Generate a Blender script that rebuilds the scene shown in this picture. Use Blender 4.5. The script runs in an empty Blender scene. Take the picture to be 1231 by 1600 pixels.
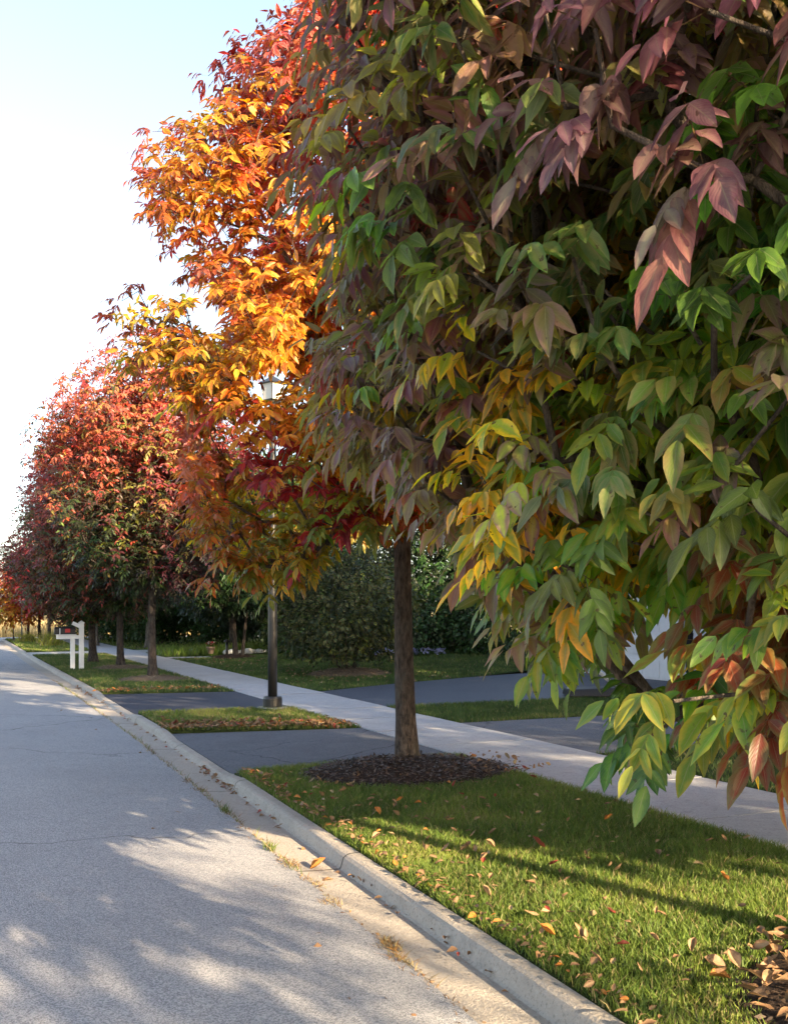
import bpy, math, random
import numpy as np
from mathutils import Vector, noise

# ------------------------------------------------------------------ camera, sky, sun, exposure
S = bpy.context.scene
COL = S.collection
R = math.radians
FPX, HY, CX, EYE = 1550.0, 955.0, 615.5, 1.6
YAW = math.atan((615.5 + 66) / FPX)
cs, sn = math.cos(YAW), math.sin(YAW)

cam = bpy.data.cameras.new('camera')
camo = bpy.data.objects.new('camera', cam); COL.objects.link(camo)
cam.sensor_fit = 'HORIZONTAL'; cam.sensor_width = 36.0
cam.lens = 36.0 * FPX / 1231.0
cam.shift_y = (HY - 800.0) / 1231.0
cam.clip_start = 0.05; cam.clip_end = 3000
camo.location = (0, 0, EYE); camo.rotation_euler = (R(90), 0, -YAW)
S.camera = camo

SUN_AZ, SUN_EL = R(161.5), R(17.5)
sun_vec = Vector((math.sin(SUN_AZ) * math.cos(SUN_EL), math.cos(SUN_AZ) * math.cos(SUN_EL), math.sin(SUN_EL)))
W = bpy.data.worlds.new('World'); S.world = W; W.use_nodes = True
wn = W.node_tree
sky = wn.nodes.new('ShaderNodeTexSky'); sky.sky_type = 'NISHITA'; sky.sun_disc = False
sky.sun_elevation = SUN_EL; sky.sun_rotation = SUN_AZ
sky.air_density = 1.0; sky.dust_density = 2.0; sky.ozone_density = 1.2
hsv = wn.nodes.new('ShaderNodeHueSaturation'); hsv.inputs['Saturation'].default_value = .82
wn.links.new(sky.outputs[0], hsv.inputs['Color']); wn.links.new(hsv.outputs[0], wn.nodes['Background'].inputs[0])
wn.nodes['Background'].inputs[1].default_value = 0.102
sl = bpy.data.lights.new('sun', 'SUN'); sl.energy = 5.0; sl.angle = R(0.55); sl.color = (1.0, 0.78, 0.50)
so = bpy.data.objects.new('sun', sl); COL.objects.link(so)
so.rotation_euler = sun_vec.to_track_quat('Z', 'Y').to_euler(); so.location = (20, -40, 20)
S.view_settings.view_transform = 'Standard'; S.view_settings.look = 'None'
S.view_settings.exposure = 2.38; S.view_settings.gamma = 1.0
S.cycles.max_bounces = 8; S.cycles.transmission_bounces = 6; S.cycles.transparent_max_bounces = 4
S.cycles.use_adaptive_sampling = True; S.cycles.adaptive_threshold = 0.02


def at(px, py, depth):
    """a point of the place seen at a pixel of the photo, so many metres in front of the lens"""
    l = (px - CX) / FPX * depth
    return np.array([l * cs + depth * sn, -l * sn + depth * cs, EYE + (HY - py) / FPX * depth])


def proj(P):
    P = np.asarray(P); l = P[..., 0] * cs - P[..., 1] * sn; d = P[..., 0] * sn + P[..., 1] * cs
    d = np.where(np.abs(d) < .05, .05, d)
    return CX + FPX * l / d, HY - (P[..., 2] - EYE) * FPX / d, d


# ------------------------------------------------------------------ mesh helpers
def tag(o, label=None, cat=None, group=None, kind=None):
    if label: o['label'] = label
    if cat: o['category'] = cat
    if group: o['group'] = group
    if kind: o['kind'] = kind
    return o


def empty(name, loc, rz=0, **k):
    o = bpy.data.objects.new(name, None); COL.objects.link(o)
    o.location = loc; o.rotation_euler = (0, 0, rz); o.empty_display_size = .2
    return tag(o, **k)


def mk(name, V, F, mat, parent=None, smooth=True, uv=None, cols=None, local=True):
    """one mesh object from numpy vertices and a list of face arrays; vertices in the parent's space"""
    V = np.asarray(V, dtype=np.float32)
    me = bpy.data.meshes.new(name)
    F = [np.asarray(f, dtype=np.int32) for f in F if len(f)]
    loops = np.concatenate([f.ravel() for f in F])
    tot = np.concatenate([np.full(len(f), f.shape[1], np.int32) for f in F])
    start = np.concatenate([[0], np.cumsum(tot)[:-1]]).astype(np.int32)
    me.vertices.add(len(V)); me.vertices.foreach_set('co', V.ravel())
    me.loops.add(len(loops)); me.loops.foreach_set('vertex_index', loops)
    me.polygons.add(len(tot)); me.polygons.foreach_set('loop_start', start)
    me.polygons.foreach_set('use_smooth', np.full(len(tot), smooth))
    me.update(calc_edges=True)
    if uv is not None:
        l = me.uv_layers.new(name='uv'); l.data.foreach_set('uv', np.asarray(uv, np.float32)[loops].ravel())
    for k, c in (cols or {}).items():
        a = me.attributes.new(k, 'FLOAT_COLOR', 'POINT')
        c4 = np.ones((len(V), 4), np.float32); c4[:, :3] = c
        a.data.foreach_set('color', c4.ravel())
    me.materials.append(mat)
    o = bpy.data.objects.new(name, me); COL.objects.link(o)
    if parent: o.parent = parent
    return o


class MB:
    def __init__(s): s.v = []; s.f = {3: [], 4: []}; s.n = 0
    def add(s, V, faces):
        for f in faces:
            if len(f) in (3, 4): s.f[len(f)].append([i + s.n for i in f])
            else:
                for i in range(1, len(f) - 1): s.f[3].append([f[0] + s.n, f[i] + s.n, f[i + 1] + s.n])
        s.v += [tuple(p) for p in V]; s.n += len(V); return s
    def box(s, c, d, rz=0, ry=0):
        x, y, z = [q / 2 for q in d]; V = []
        for a in ((-x, -y, -z), (x, -y, -z), (x, y, -z), (-x, y, -z), (-x, -y, z), (x, -y, z), (x, y, z), (-x, y, z)):
            X, Y, Z = a
            X, Z = X * math.cos(ry) + Z * math.sin(ry), -X * math.sin(ry) + Z * math.cos(ry)
            X, Y = X * math.cos(rz) - Y * math.sin(rz), X * math.sin(rz) + Y * math.cos(rz)
            V.append((c[0] + X, c[1] + Y, c[2] + Z))
        return s.add(V, [(0, 3, 2, 1), (4, 5, 6, 7), (0, 1, 5, 4), (1, 2, 6, 5), (2, 3, 7, 6), (3, 0, 4, 7)])
    def ring(s, rings, n, caps=True, rot=0):
        """rings: (x, y, z, radius)"""
        V = []
        for (x, y, z, r) in rings:
            V += [(x + r * math.cos(rot + 2 * math.pi * k / n), y + r * math.sin(rot + 2 * math.pi * k / n), z) for k in range(n)]
        F = []
        for i in range(len(rings) - 1):
            F += [(i * n + k, i * n + (k + 1) % n, (i + 1) * n + (k + 1) % n, (i + 1) * n + k) for k in range(n)]
        if caps: F += [tuple(range(n - 1, -1, -1)), tuple((len(rings) - 1) * n + k for k in range(n))]
        return s.add(V, F)
    def bar(s, a, b, r, n=8, r2=None):
        a, b = Vector(a), Vector(b); d = (b - a).normalized(); r2 = r if r2 is None else r2
        u = d.orthogonal().normalized(); w = d.cross(u); V = []
        for p, q in ((a, r), (b, r2)):
            V += [p + (u * math.cos(2 * math.pi * k / n) + w * math.sin(2 * math.pi * k / n)) * q for k in range(n)]
        return s.add(V, [(k, (k + 1) % n, n + (k + 1) % n, n + k) for k in range(n)] + [tuple(range(n - 1, -1, -1)), tuple(n + k for k in range(n))])
    def build(s, name, mat, parent=None, smooth=False, bevel=0):
        o = mk(name, s.v, [np.array(s.f[k]) for k in (3, 4) if s.f[k]], mat, parent, smooth)
        if bevel:
            b = o.modifiers.new('bevel', 'BEVEL'); b.width = bevel; b.segments = 2; b.limit_method = 'ANGLE'
        return o


def nz(p): return noise.noise(Vector((float(p[0]), float(p[1]), float(p[2]))))
def unit(a): return a / np.maximum(np.linalg.norm(a, axis=-1, keepdims=True), 1e-9)


# ------------------------------------------------------------------ materials
class NT:
    def __init__(s, name):
        s.m = bpy.data.materials.new(name); s.m.use_nodes = True; s.t = s.m.node_tree
        s.p = s.t.nodes['Principled BSDF']; s.out = s.t.nodes['Material Output']
    def n(s, t, **k):
        o = s.t.nodes.new(t)
        for a, b in k.items(): setattr(o, a, b)
        return o
    def l(s, a, b): s.t.links.new(a, b)
    def val(s, sock, v):
        if hasattr(v, 'links'): s.l(v, sock)
        else: sock.default_value = v
    def coord(s, scale=(1, 1, 1), kind='Object'):
        c = s.n('ShaderNodeTexCoord'); m = s.n('ShaderNodeMapping'); m.inputs['Scale'].default_value = scale
        s.l(c.outputs[kind], m.inputs[0]); return m.outputs[0]
    def noise(s, vec, scale, detail=4, rough=.6):
        o = s.n('ShaderNodeTexNoise'); s.l(vec, o.inputs['Vector'])
        o.inputs['Scale'].default_value = scale; o.inputs['Detail'].default_value = detail; o.inputs['Roughness'].default_value = rough
        return o.outputs['Fac']
    def ramp(s, fac, stops):
        o = s.n('ShaderNodeValToRGB'); s.l(fac, o.inputs[0]); e = o.color_ramp.elements
        while len(e) < len(stops): e.new(.5)
        for q, (p, c) in zip(e, stops):
            q.position = p; q.color = (*c, 1) if hasattr(c, '__len__') else (c, c, c, 1)
        return o.outputs[0]
    def mix(s, a, b, fac, blend='MIX'):
        o = s.n('ShaderNodeMix', data_type='RGBA', blend_type=blend)
        s.val(o.inputs[0], fac)
        for k, v in ((6, a), (7, b)):
            s.val(o.inputs[k], v if hasattr(v, 'links') else (*v, 1))
        return o.outputs[2]
    def math(s, op, a, b=0.0, c=0.0):
        o = s.n('ShaderNodeMath', operation=op)
        for k, v in enumerate((a, b, c)): s.val(o.inputs[k], v)
        return o.outputs[0]
    def bump(s, h, strength=.3, dist=.01):
        o = s.n('ShaderNodeBump'); o.inputs['Strength'].default_value = strength; o.inputs['Distance'].default_value = dist
        s.l(h, o.inputs['Height']); s.l(o.outputs[0], s.p.inputs['Normal']); return o.outputs[0]
    def base(s, c, rough=.6, spec=.5, metal=0):
        s.val(s.p.inputs['Base Color'], c if hasattr(c, 'links') else (*c, 1))
        s.val(s.p.inputs['Roughness'], rough); s.p.inputs['Specular IOR Level'].default_value = spec
        s.p.inputs['Metallic'].default_value = metal; return s


def leaf_material(name, trans=.38, veins=True, rough=.42, spec=.5, under=.55):
    t = NT(name)
    c1 = t.n('ShaderNodeAttribute', attribute_name='col').outputs['Color']
    c2 = t.n('ShaderNodeAttribute', attribute_name='col2').outputs['Color']
    uv = t.n('ShaderNodeUVMap', uv_map='uv').outputs[0]
    sx = t.n('ShaderNodeSeparateXYZ'); t.l(uv, sx.inputs[0])
    au = t.math('ABSOLUTE', t.math('SUBTRACT', sx.outputs[0], .5))          # 0 at the midrib, .5 at the edge
    oc = t.coord((1, 1, 1))
    blot = t.noise(oc, 22, 3, .6)
    edge = t.math('ADD', t.math('MULTIPLY', au, .9), t.math('MULTIPLY', sx.outputs[1], .25))
    m = t.ramp(t.math('ADD', t.math('MULTIPLY', blot, .9), t.math('SUBTRACT', edge, .25)), [(.42, 0.0), (.72, 1.0)])
    c = t.mix(c1, c2, m)
    fine = t.noise(oc, 140, 2, .6)
    c = t.mix(c, (0, 0, 0), t.math('MULTIPLY', t.math('SUBTRACT', 1.0, fine), .22))
    sp = t.noise(oc, 55, 2, .5); sp2 = t.noise(oc, 6, 2, .5)
    c = t.mix(c, (.07, .035, .015), t.math('MULTIPLY', t.ramp(sp, [(.64, 0.0), (.68, .85)]), t.ramp(sp2, [(.45, 0.0), (.6, 1.0)])))
    if veins:
        sv = t.math('FRACT', t.math('SUBTRACT', t.math('MULTIPLY', sx.outputs[1], 9.0), t.math('MULTIPLY', au, 7.0)))
        line = t.ramp(t.math('ABSOLUTE', t.math('SUBTRACT', sv, .5)), [(.0, 1.0), (.10, 0.0)])
        mid = t.ramp(au, [(.012, 1.0), (.04, 0.0)])
        vn = t.math('MAXIMUM', t.math('MULTIPLY', line, .5), mid)
        c = t.mix(c, (.34, .30, .16), t.math('MULTIPLY', vn, .36))
        hgt = t.math('SUBTRACT', t.math('MULTIPLY', t.math('ABSOLUTE', t.math('SUBTRACT', sv, .5)), 1.0), t.math('MULTIPLY', mid, .4))
        t.bump(hgt, .2, .004)
    back = t.n('ShaderNodeNewGeometry').outputs['Backfacing']
    top = c
    pale = t.mix(c, (.24, .21, .16), .42)
    cc = t.mix(top, pale, t.math('MULTIPLY', back, under))
    t.base(cc, rough, spec)
    tr = t.n('ShaderNodeBsdfTranslucent')
    hs = t.n('ShaderNodeHueSaturation'); hs.inputs['Saturation'].default_value = 1.12; hs.inputs['Value'].default_value = 1.5
    t.l(c, hs.inputs['Color']); t.l(hs.outputs[0], tr.inputs[0])
    ms = t.n('ShaderNodeMixShader'); ms.inputs[0].default_value = trans
    t.l(t.p.outputs[0], ms.inputs[1]); t.l(tr.outputs[0], ms.inputs[2]); t.l(ms.outputs[0], t.out.inputs['Surface'])
    return t.m


def blade_material(name, trans=.35):
    t = NT(name)
    c = t.n('ShaderNodeAttribute', attribute_name='col').outputs['Color']
    t.base(c, .55, .35)
    tr = t.n('ShaderNodeBsdfTranslucent'); t.l(t.mix(c, (.5, .5, .1), .12), tr.inputs[0])
    ms = t.n('ShaderNodeMixShader'); ms.inputs[0].default_value = trans
    t.l(t.p.outputs[0], ms.inputs[1]); t.l(tr.outputs[0], ms.inputs[2]); t.l(ms.outputs[0], t.out.inputs['Surface'])
    return t.m


def bark_material(name, a, b, sc=1.0):
    t = NT(name); v = t.coord((14 * sc, 14 * sc, 4.5 * sc))
    n1 = t.noise(v, 2.2, 6, .65); n2 = t.noise(t.coord((1, 1, .5)), 5, 3)
    ridg = t.ramp(n1, [(.36, 0.0), (.62, 1.0)])
    c = t.mix(a, b, ridg); c = t.mix(c, (.16, .15, .12), t.math('MULTIPLY', t.ramp(n2, [(.52, 0.0), (.7, 1.0)]), .45))
    t.base(c, .9, .2); t.bump(ridg, .9, .02); return t.m


def speck(name, base, dark, light, scale, rough=.9, big=.25, bumps=.6, bd=.006, crack=False):
    t = NT(name); v = t.coord()
    vo = t.n('ShaderNodeTexVoronoi'); t.l(v, vo.inputs['Vector']); vo.inputs['Scale'].default_value = scale
    bw = t.n('ShaderNodeSeparateColor'); t.l(vo.outputs['Color'], bw.inputs[0])
    c = t.ramp(bw.outputs[0], [(.0, dark), (.22, dark), (.45, base), (.8, light)])
    c = t.mix(c, base, .25)
    lg = t.noise(v, .55, 5, .6); md = t.noise(v, 3.5, 4, .6)
    c = t.mix(c, dark, t.math('MULTIPLY', t.ramp(lg, [(.45, 0.0), (.75, 1.0)]), big))
    c = t.mix(c, light, t.math('MULTIPLY', t.ramp(md, [(.5, 0.0), (.8, 1.0)]), big * .5))
    if crack:
        w = t.n('ShaderNodeTexVoronoi', feature='DISTANCE_TO_EDGE'); w.inputs['Scale'].default_value = .22
        dn = t.n('ShaderNodeTexNoise'); t.l(v, dn.inputs['Vector']); dn.inputs['Scale'].default_value = 1.4; dn.inputs['Detail'].default_value = 6
        vm = t.n('ShaderNodeVectorMath', operation='MULTIPLY_ADD'); t.l(dn.outputs['Color'], vm.inputs[0])
        vm.inputs[1].default_value = (1.1, 1.1, 0); t.l(v, vm.inputs[2]); t.l(vm.outputs[0], w.inputs['Vector'])
        c = t.mix(c, tuple(q * .35 for q in dark), t.ramp(w.outputs['Distance'], [(.0, .8), (.0035, 0.0)]))
    t.base(c, rough, .3)
    t.bump(t.math('SUBTRACT', 1.0, vo.outputs['Distance']), bumps, bd); return t.m


def plain(name, c, rough=.6, spec=.4, metal=0, var=.25, scale=6, bump=0.0):
    t = NT(name); v = t.coord(); n = t.noise(v, scale, 5, .65)
    cc = t.mix(tuple(q * (1 - var) for q in c), tuple(min(1, q * (1 + var * .6)) for q in c), n)
    t.base(cc, rough, spec, metal)
    if bump: t.bump(n, bump, .01)
    return t.m


M = {}
M['leaf'] = leaf_material('ash_leaf', .48)
M['leaf_far'] = leaf_material('ash_leaf_distant', .36, veins=False, rough=.5)
M['leaf_dark'] = leaf_material('shrub_leaf', .22, veins=False, rough=.5, spec=.3)
M['leaf_dry'] = leaf_material('fallen_leaf', .12, rough=.6, spec=.3, under=.3)
M['blade'] = blade_material('grass_blade')
M['straw'] = blade_material('dry_grass_blade', .25)
M['bark'] = bark_material('ash_bark', (.045, .034, .028), (.155, .118, .092))
M['bark_dark'] = bark_material('dark_bark', (.025, .02, .018), (.085, .066, .055))
M['bark_grey'] = bark_material('grey_bark', (.07, .06, .05), (.20, .17, .14))
M['twig'] = bark_material('twig_bark', (.05, .036, .03), (.13, .10, .08), 3)
M['road'] = speck('chip_seal', (.305, .305, .32), (.165, .17, .185), (.46, .455, .465), 165, big=.3, bumps=.8, bd=.007, crack=True)
M['asphalt_old'] = speck('worn_asphalt', (.12, .125, .145), (.075, .078, .09), (.18, .185, .205), 120, big=.75, crack=True)
M['asphalt_new'] = speck('sealed_asphalt', (.050, .056, .078), (.036, .04, .056), (.075, .08, .10), 90, rough=.62, big=.5, bumps=.3)


def concrete(name, c, joint=None):
    t = NT(name); v = t.coord()
    a = t.noise(v, 1.1, 6, .65); b = t.noise(v, 60, 3, .7); g = t.noise(v, 9, 4, .6)
    cc = t.mix(tuple(q * .72 for q in c), tuple(q * 1.12 for q in c), a)
    cc = t.mix(cc, tuple(q * .55 for q in c), t.math('MULTIPLY', t.ramp(g, [(.52, 0.0), (.75, 1.0)]), .5))
    cc = t.mix(cc, tuple(q * .4 for q in c), t.math('MULTIPLY', t.ramp(b, [(.54, 0.0), (.66, 1.0)]), .6))
    b2 = t.noise(v, 24, 4, .75); cc = t.mix(cc, tuple(min(1, q * 1.25) for q in c), t.math('MULTIPLY', t.ramp(b2, [(.55, 0.0), (.7, 1.0)]), .5))
    h = t.math('ADD', b, b2)
    if joint:
        sx = t.n('ShaderNodeSeparateXYZ'); t.l(v, sx.inputs[0])
        fr = t.math('FRACT', t.math('DIVIDE', t.math('ADD', sx.outputs[1], t.math('MULTIPLY', g, .02)), joint))
        ln = t.ramp(fr, [(.0, 1.0), (.0045, 1.0), (.006, 0.0)])
        cc = t.mix(cc, (.03, .027, .022), t.math('MULTIPLY', ln, .85))
    t.base(cc, .88, .3); t.bump(h, .7, .012); return t.m


M['walk'] = concrete('sidewalk_concrete', (.44, .44, .455))
M['kerb'] = concrete('kerb_concrete', (.415, .37, .32), 3.05)
M['drive_c'] = concrete('driveway_concrete', (.40, .39, .37))


def turf(name, a, b, d):
    t = NT(name); v = t.coord()
    n1 = t.noise(v, 1.3, 5, .6); n2 = t.noise(v, 45, 3, .7)
    c = t.mix(a, b, t.ramp(n1, [(.35, 0.0), (.65, 1.0)])); c = t.mix(c, d, t.ramp(n2, [(.42, 0.0), (.68, 1.0)]))
    t.base(c, .95, .1); t.bump(n2, .8, .03); return t.m


M['turf'] = turf('lawn_soil', (.035, .05, .015), (.055, .07, .02), (.02, .03, .01))
M['field'] = turf('meadow', (.30, .23, .10), (.24, .20, .09), (.16, .14, .07))
M['mulch'] = turf('bark_mulch', (.045, .03, .024), (.07, .048, .036), (.018, .012, .01))
M['mulch_pale'] = turf('weathered_mulch', (.16, .12, .085), (.20, .15, .11), (.08, .06, .045))
M['chip'] = blade_material('mulch_chip', .02)
M['black'] = plain('black_paint', (.022, .021, .021), .38, .5, bump=.08, scale=40)
M['black_plastic'] = plain('black_plastic', (.018, .018, .02), .5, .4)
M['white_paint'] = plain('white_paint', (.74, .74, .74), .5, .4, var=.12, scale=9)
M['white_metal'] = plain('white_metal', (.75, .76, .77), .4, .5, var=.1)
M['red'] = plain('red_paint', (.45, .03, .03), .45)
M['frost'] = plain('frosted_pane', (.72, .68, .60), .35, .5, var=.08)
M['pad'] = plain('footing_concrete', (.42, .38, .32), .9, .2, bump=.4, scale=30)
M['siding'] = plain('white_siding', (.62, .64, .68), .6, .35, var=.1, scale=3)
M['siding_tan'] = plain('tan_siding', (.36, .31, .25), .7, .3, var=.15, scale=3)
M['shingle'] = speck('roof_shingle', (.09, .08, .075), (.05, .045, .04), (.14, .125, .115), 9, big=.3)
M['glass'] = NT('window_glass').base((.02, .025, .03), .06, .6).m
M['dark'] = plain('dark_recess', (.012, .012, .013), .8, .2)
M['terracotta'] = plain('pale_clay', (.42, .30, .24), .8, .3)
M['post_green'] = plain('sign_post_steel', (.05, .065, .06), .5, .4)

# ------------------------------------------------------------------ the setting: ground, road, kerb, walks
def sheet(name, pts, z, mat, thick=.0, nx=1):
    """a polygon slab; z is a number or a list per corner"""
    n = len(pts); zz = z if hasattr(z, '__len__') else [z] * n
    V = [(x, y, q) for (x, y), q in zip(pts, zz)]; F = [tuple(range(n))]
    if thick:
        V += [(x, y, q - thick) for (x, y), q in zip(pts, zz)]
        F += [(i, n + i, n + (i + 1) % n, (i + 1) % n) for i in range(n)]
    m = MB(); m.add(V, F); o = m.build(name, mat); return tag(o, kind='structure')


sheet('ground', [(-900, -600), (900, -600), (900, 1200), (-900, 1200)], -.34, M['field'])


def grid(name, x0, x1, y0, y1, nx, ny, zf, mat, smooth=True):
    xs = np.linspace(x0, x1, nx + 1); ys = np.linspace(y0, y1, ny + 1)
    X, Y = np.meshgrid(xs, ys); Z = zf(X, Y); V = np.stack([X, Y, Z], -1).reshape(-1, 3)
    i = np.arange(nx * ny); q = i // nx * (nx + 1) + i % nx
    return mk(name, V, [np.stack([q, q + 1, q + nx + 2, q + nx + 1], -1)], mat, None, smooth)


def kdx(y): return np.interp(y, [0, 3, 5, 6.5, 9.3, 13, 21, 35, 60], [-.12, -.08, -.03, 0, .07, .13, .14, .03, 0])


def make_road():
    ys = np.concatenate([np.linspace(-60, 0, 8), np.linspace(.5, 62, 90)]); xs = np.linspace(0, 1, 15); V = []
    for y in ys:
        for t in xs:
            x = -7.2 + (2.0 + float(kdx(y)) + 7.2) * t; V.append((x, y, -.080 + .085 * (1 - ((x + 2.6) / 4.7) ** 2)))
    k = 15; F = [(j * k + i, j * k + i + 1, (j + 1) * k + i + 1, (j + 1) * k + i) for j in range(len(ys) - 1) for i in range(k - 1)]
    tag(mk('road', V, [np.array(F)], M['road']), kind='structure')


make_road()
sheet('cross_street', [(-80, 62.004), (80, 62.004), (80, 70), (-80, 70)], -.128, M['road'])

DRV = [(9.75, 12.9), (15.95, 19.75), (38.3, 41.6)]        # driveway mouths along the kerb


def kerb_top(y):
    t = 0.0
    for a, b in DRV:
        e = min(max((y - (a - .45)) / .6, 0), 1) * min(max(((b + .45) - y) / .6, 0), 1)
        t = min(t, -.045 * e)
    return t


def make_kerb():
    ys = sorted(set(list(np.arange(-30, 62.01, .75)) + [q + d for a, b in DRV for q in (a, b) for d in (-.5, -.3, -.1, .1, .3, .5)]))
    V = []; rng = random.Random(4)
    for y in ys:
        t = kerb_top(y); j = rng.uniform(-.006, .006)
        d = float(kdx(y))
        V += [(X + d, y, Z) for X, Z in ((2.0, -.34), (2.0, -.078), (2.15, -.087), (2.298, -.093), (2.312 + j, -.082), (2.332 + j, t - .022),
                                         (2.348, t - .006), (2.372, t + .002), (2.438 + j * .5, t + .004), (2.452, t - .006), (2.452, -.34))]
    k = 11; n = len(ys)
    F = [(i * k + a, i * k + a + 1, (i + 1) * k + a + 1, (i + 1) * k + a) for i in range(n - 1) for a in range(k - 1)]
    m = MB(); m.add(V, F); o = m.build('kerb', M['kerb'], smooth=False); tag(o, kind='structure')
    o2 = o.copy(); o2.data = o.data.copy(); COL.objects.link(o2); o2.scale = (-1, 1, 1); o2.location = (-5.2, 0, 0)
    o2.name = 'kerb_opposite'


make_kerb()


def slabs(name, x0, x1, y0, y1, step, z, mat, th=.12):
    m = MB(); rng = random.Random(9); y = y0
    while y < y1 - .01:
        b = min(y + step, y1)
        d = [rng.uniform(-.004, .004) for _ in range(4)]
        V = [(x0, y + .011, z + d[0]), (x1, y + .011, z + d[1]), (x1, b - .011, z + d[2]), (x0, b - .011, z + d[3])]
        V += [(p[0], p[1], p[2] - th) for p in V]
        m.add(V, [(0, 1, 2, 3), (0, 4, 5, 1), (1, 5, 6, 2), (2, 6, 7, 3), (3, 7, 4, 0)]); y = b
    return tag(m.build(name, mat), kind='structure')


slabs('sidewalk', 5.06, 6.52, -30.5, 61.0, 1.52, .012, M['walk'])
# driveways: the apron between kerb and walk, and the part running up to the house
sheet('driveway_worn_apron', [(2.535, 9.60), (3.4, 9.72), (5.055, 9.74), (5.055, 12.6), (4.2, 12.85), (2.592, 13.35)], [-.043, -.03, .0, .0, -.015, -.043], M['asphalt_old'], .2)
sheet('driveway_worn', [(6.525, 9.3), (15, 9.0), (15, 12.4), (6.525, 12.6)], [.0, .03, .03, .0], M['asphalt_old'], .2)
sheet('driveway_sealed_apron', [(2.602, 15.9), (5.055, 15.72), (5.055, 19.3), (2.60, 20.2)], [-.043, .0, .0, -.043], M['asphalt_new'], .2)
sheet('driveway_sealed', [(6.525, 15.2), (14.6, 15.25), (14.6, 22.3), (11.5, 21.0), (8.7, 19.75), (6.525, 18.6)], [.0, .03, .03, .03, .02, .0], M['asphalt_new'], .2)
sheet('driveway_concrete_apron', [(2.485, 38.1), (5.055, 38.4), (5.055, 41.3), (2.485, 41.9)], [-.043, .004, .004, -.043], M['drive_c'], .2)
sheet('driveway_concrete', [(6.525, 38.4), (20, 38.4), (20, 41.5), (6.525, 41.5)], .004, M['drive_c'], .2)
tag(grid('front_walk', 6.53, 12.5, 33.3, 34.3, 12, 1, lambda X, Y: .02 + 0 * X + .05 * np.clip((X - 8) / 4, 0, 1), M['walk']), kind='structure')
sheet('side_walk', [(11.2, 24.2), (14.0, 24.4), (14.0, 25.2), (11.3, 25.0)], .05, M['walk'], .1)

PARK = [[(2.32, -30), (5.055, -30), (5.055, 9.738), (3.4, 9.718), (2.50, 9.598), (2.44, 6.5), (2.36, 3), (2.32, 0)],
        [(2.585, 13.352), (4.2, 12.852), (5.055, 12.602), (5.055, 15.718), (2.595, 15.898)],
        [(2.595, 20.202), (5.055, 19.302), (5.055, 38.398), (2.485, 38.098)],
        [(2.485, 41.902), (5.055, 41.302), (5.055, 61.5), (2.485, 61.5)]]
for p in PARK: sheet('verge_lawn', p, 0.0, M['turf'], .3)
YARD = [[(6.525, -30), (30, -30), (30, 8.9), (15, 8.99), (6.525, 9.298)],
        [(6.525, 12.602), (15, 12.41), (15, 15.22), (6.525, 15.198)]]
for p in YARD: sheet('front_lawn', p, 0.0, M['turf'], .3)
sheet('opposite_lawn', [(-40, -40), (-7.64, -40), (-7.64, 61.5), (-40, 61.5)], 0.0, M['turf'], .3)


def yard_z(X, Y):
    ramp_ = np.clip((X - 7.2) / 6, 0, 1); return .0 + .28 * ramp_ ** 1.3 * np.clip((Y - 20) / 6, 0, 1)


def far_yard_edge(x): return np.interp(x, [6.525, 8.7, 11.5, 14.6, 60], [18.605, 19.755, 21.005, 22.31, 22.31])


def far_yard():
    xs = np.concatenate([np.linspace(6.525, 16, 26), np.linspace(17, 40, 10)]); ts = np.linspace(0, 1, 30)
    V = []
    for t in ts:
        for x in xs:
            y0 = float(far_yard_edge(x)); y = y0 + (38.395 - y0) * t
            V.append((x, y, float(yard_z(np.array(x), np.array(y))) * min(1, (38.4 - y) / 3 + .0)))
    nx = len(xs); F = [(j * nx + i, j * nx + i + 1, (j + 1) * nx + i + 1, (j + 1) * nx + i) for j in range(29) for i in range(nx - 1)]
    m = MB(); m.add(V, F); tag(m.build('raised_lawn', M['turf'], smooth=True), kind='structure')


far_yard()
sheet('corner_lawn', [(6.525, 41.502), (60, 41.502), (60, 61.5), (6.525, 61.5)], 0.0, M['turf'], .3)


# ------------------------------------------------------------------ grass
def blades(name, pts, h, w, colA, colB, rng, mat, lean=.5, dry=.12, z=0.0, parent=None):
    n = len(pts); a = rng.uniform(0, 2 * np.pi, n); f = rng.uniform(0, 2 * np.pi, n)
    H = h * rng.uniform(.55, 1.25, n); Wd = w * rng.uniform(.7, 1.3, n); L = H * lean * rng.uniform(.1, 1.3, n)
    P = np.zeros((n, 3)); P[:, :pts.shape[1]] = pts
    if pts.shape[1] == 2: P[:, 2] = z
    sx = np.stack([np.cos(a), np.sin(a), 0 * a], -1) * Wd[:, None]; ln = np.stack([np.cos(f), np.sin(f), 0 * f], -1) * L[:, None]
    up = np.zeros((n, 3)); up[:, 2] = H
    V = np.stack([P - sx, P + sx, P + up * .55 + ln * .35 + sx * .8, P + up * .55 + ln * .35 - sx * .8, P + up + ln], 1).reshape(-1, 3)
    b = np.arange(n) * 5
    Q = np.stack([b, b + 1, b + 2, b + 3], -1); T = np.stack([b + 3, b + 2, b + 4], -1)
    k = rng.uniform(0, 1, (n, 1)); c = np.array(colA) * (1 - k) + np.array(colB) * k
    pn = np.array([nz((p[0] * 1.3, p[1] * 1.3, 9.1)) for p in P]); c = c * (1 + .45 * pn[:, None]) + np.clip(pn - .1, 0, 1)[:, None] * np.array((.10, .05, .01))
    dm = rng.uniform(0, 1, n) < dry * (1 + 2.5 * np.clip(pn, 0, 1)); c[dm] = np.array((.30, .24, .11)) * rng.uniform(.6, 1.2, (dm.sum(), 1))
    return mk(name, V, [Q, T], mat, parent, True, cols={'col': np.repeat(c, 5, 0)})


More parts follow.
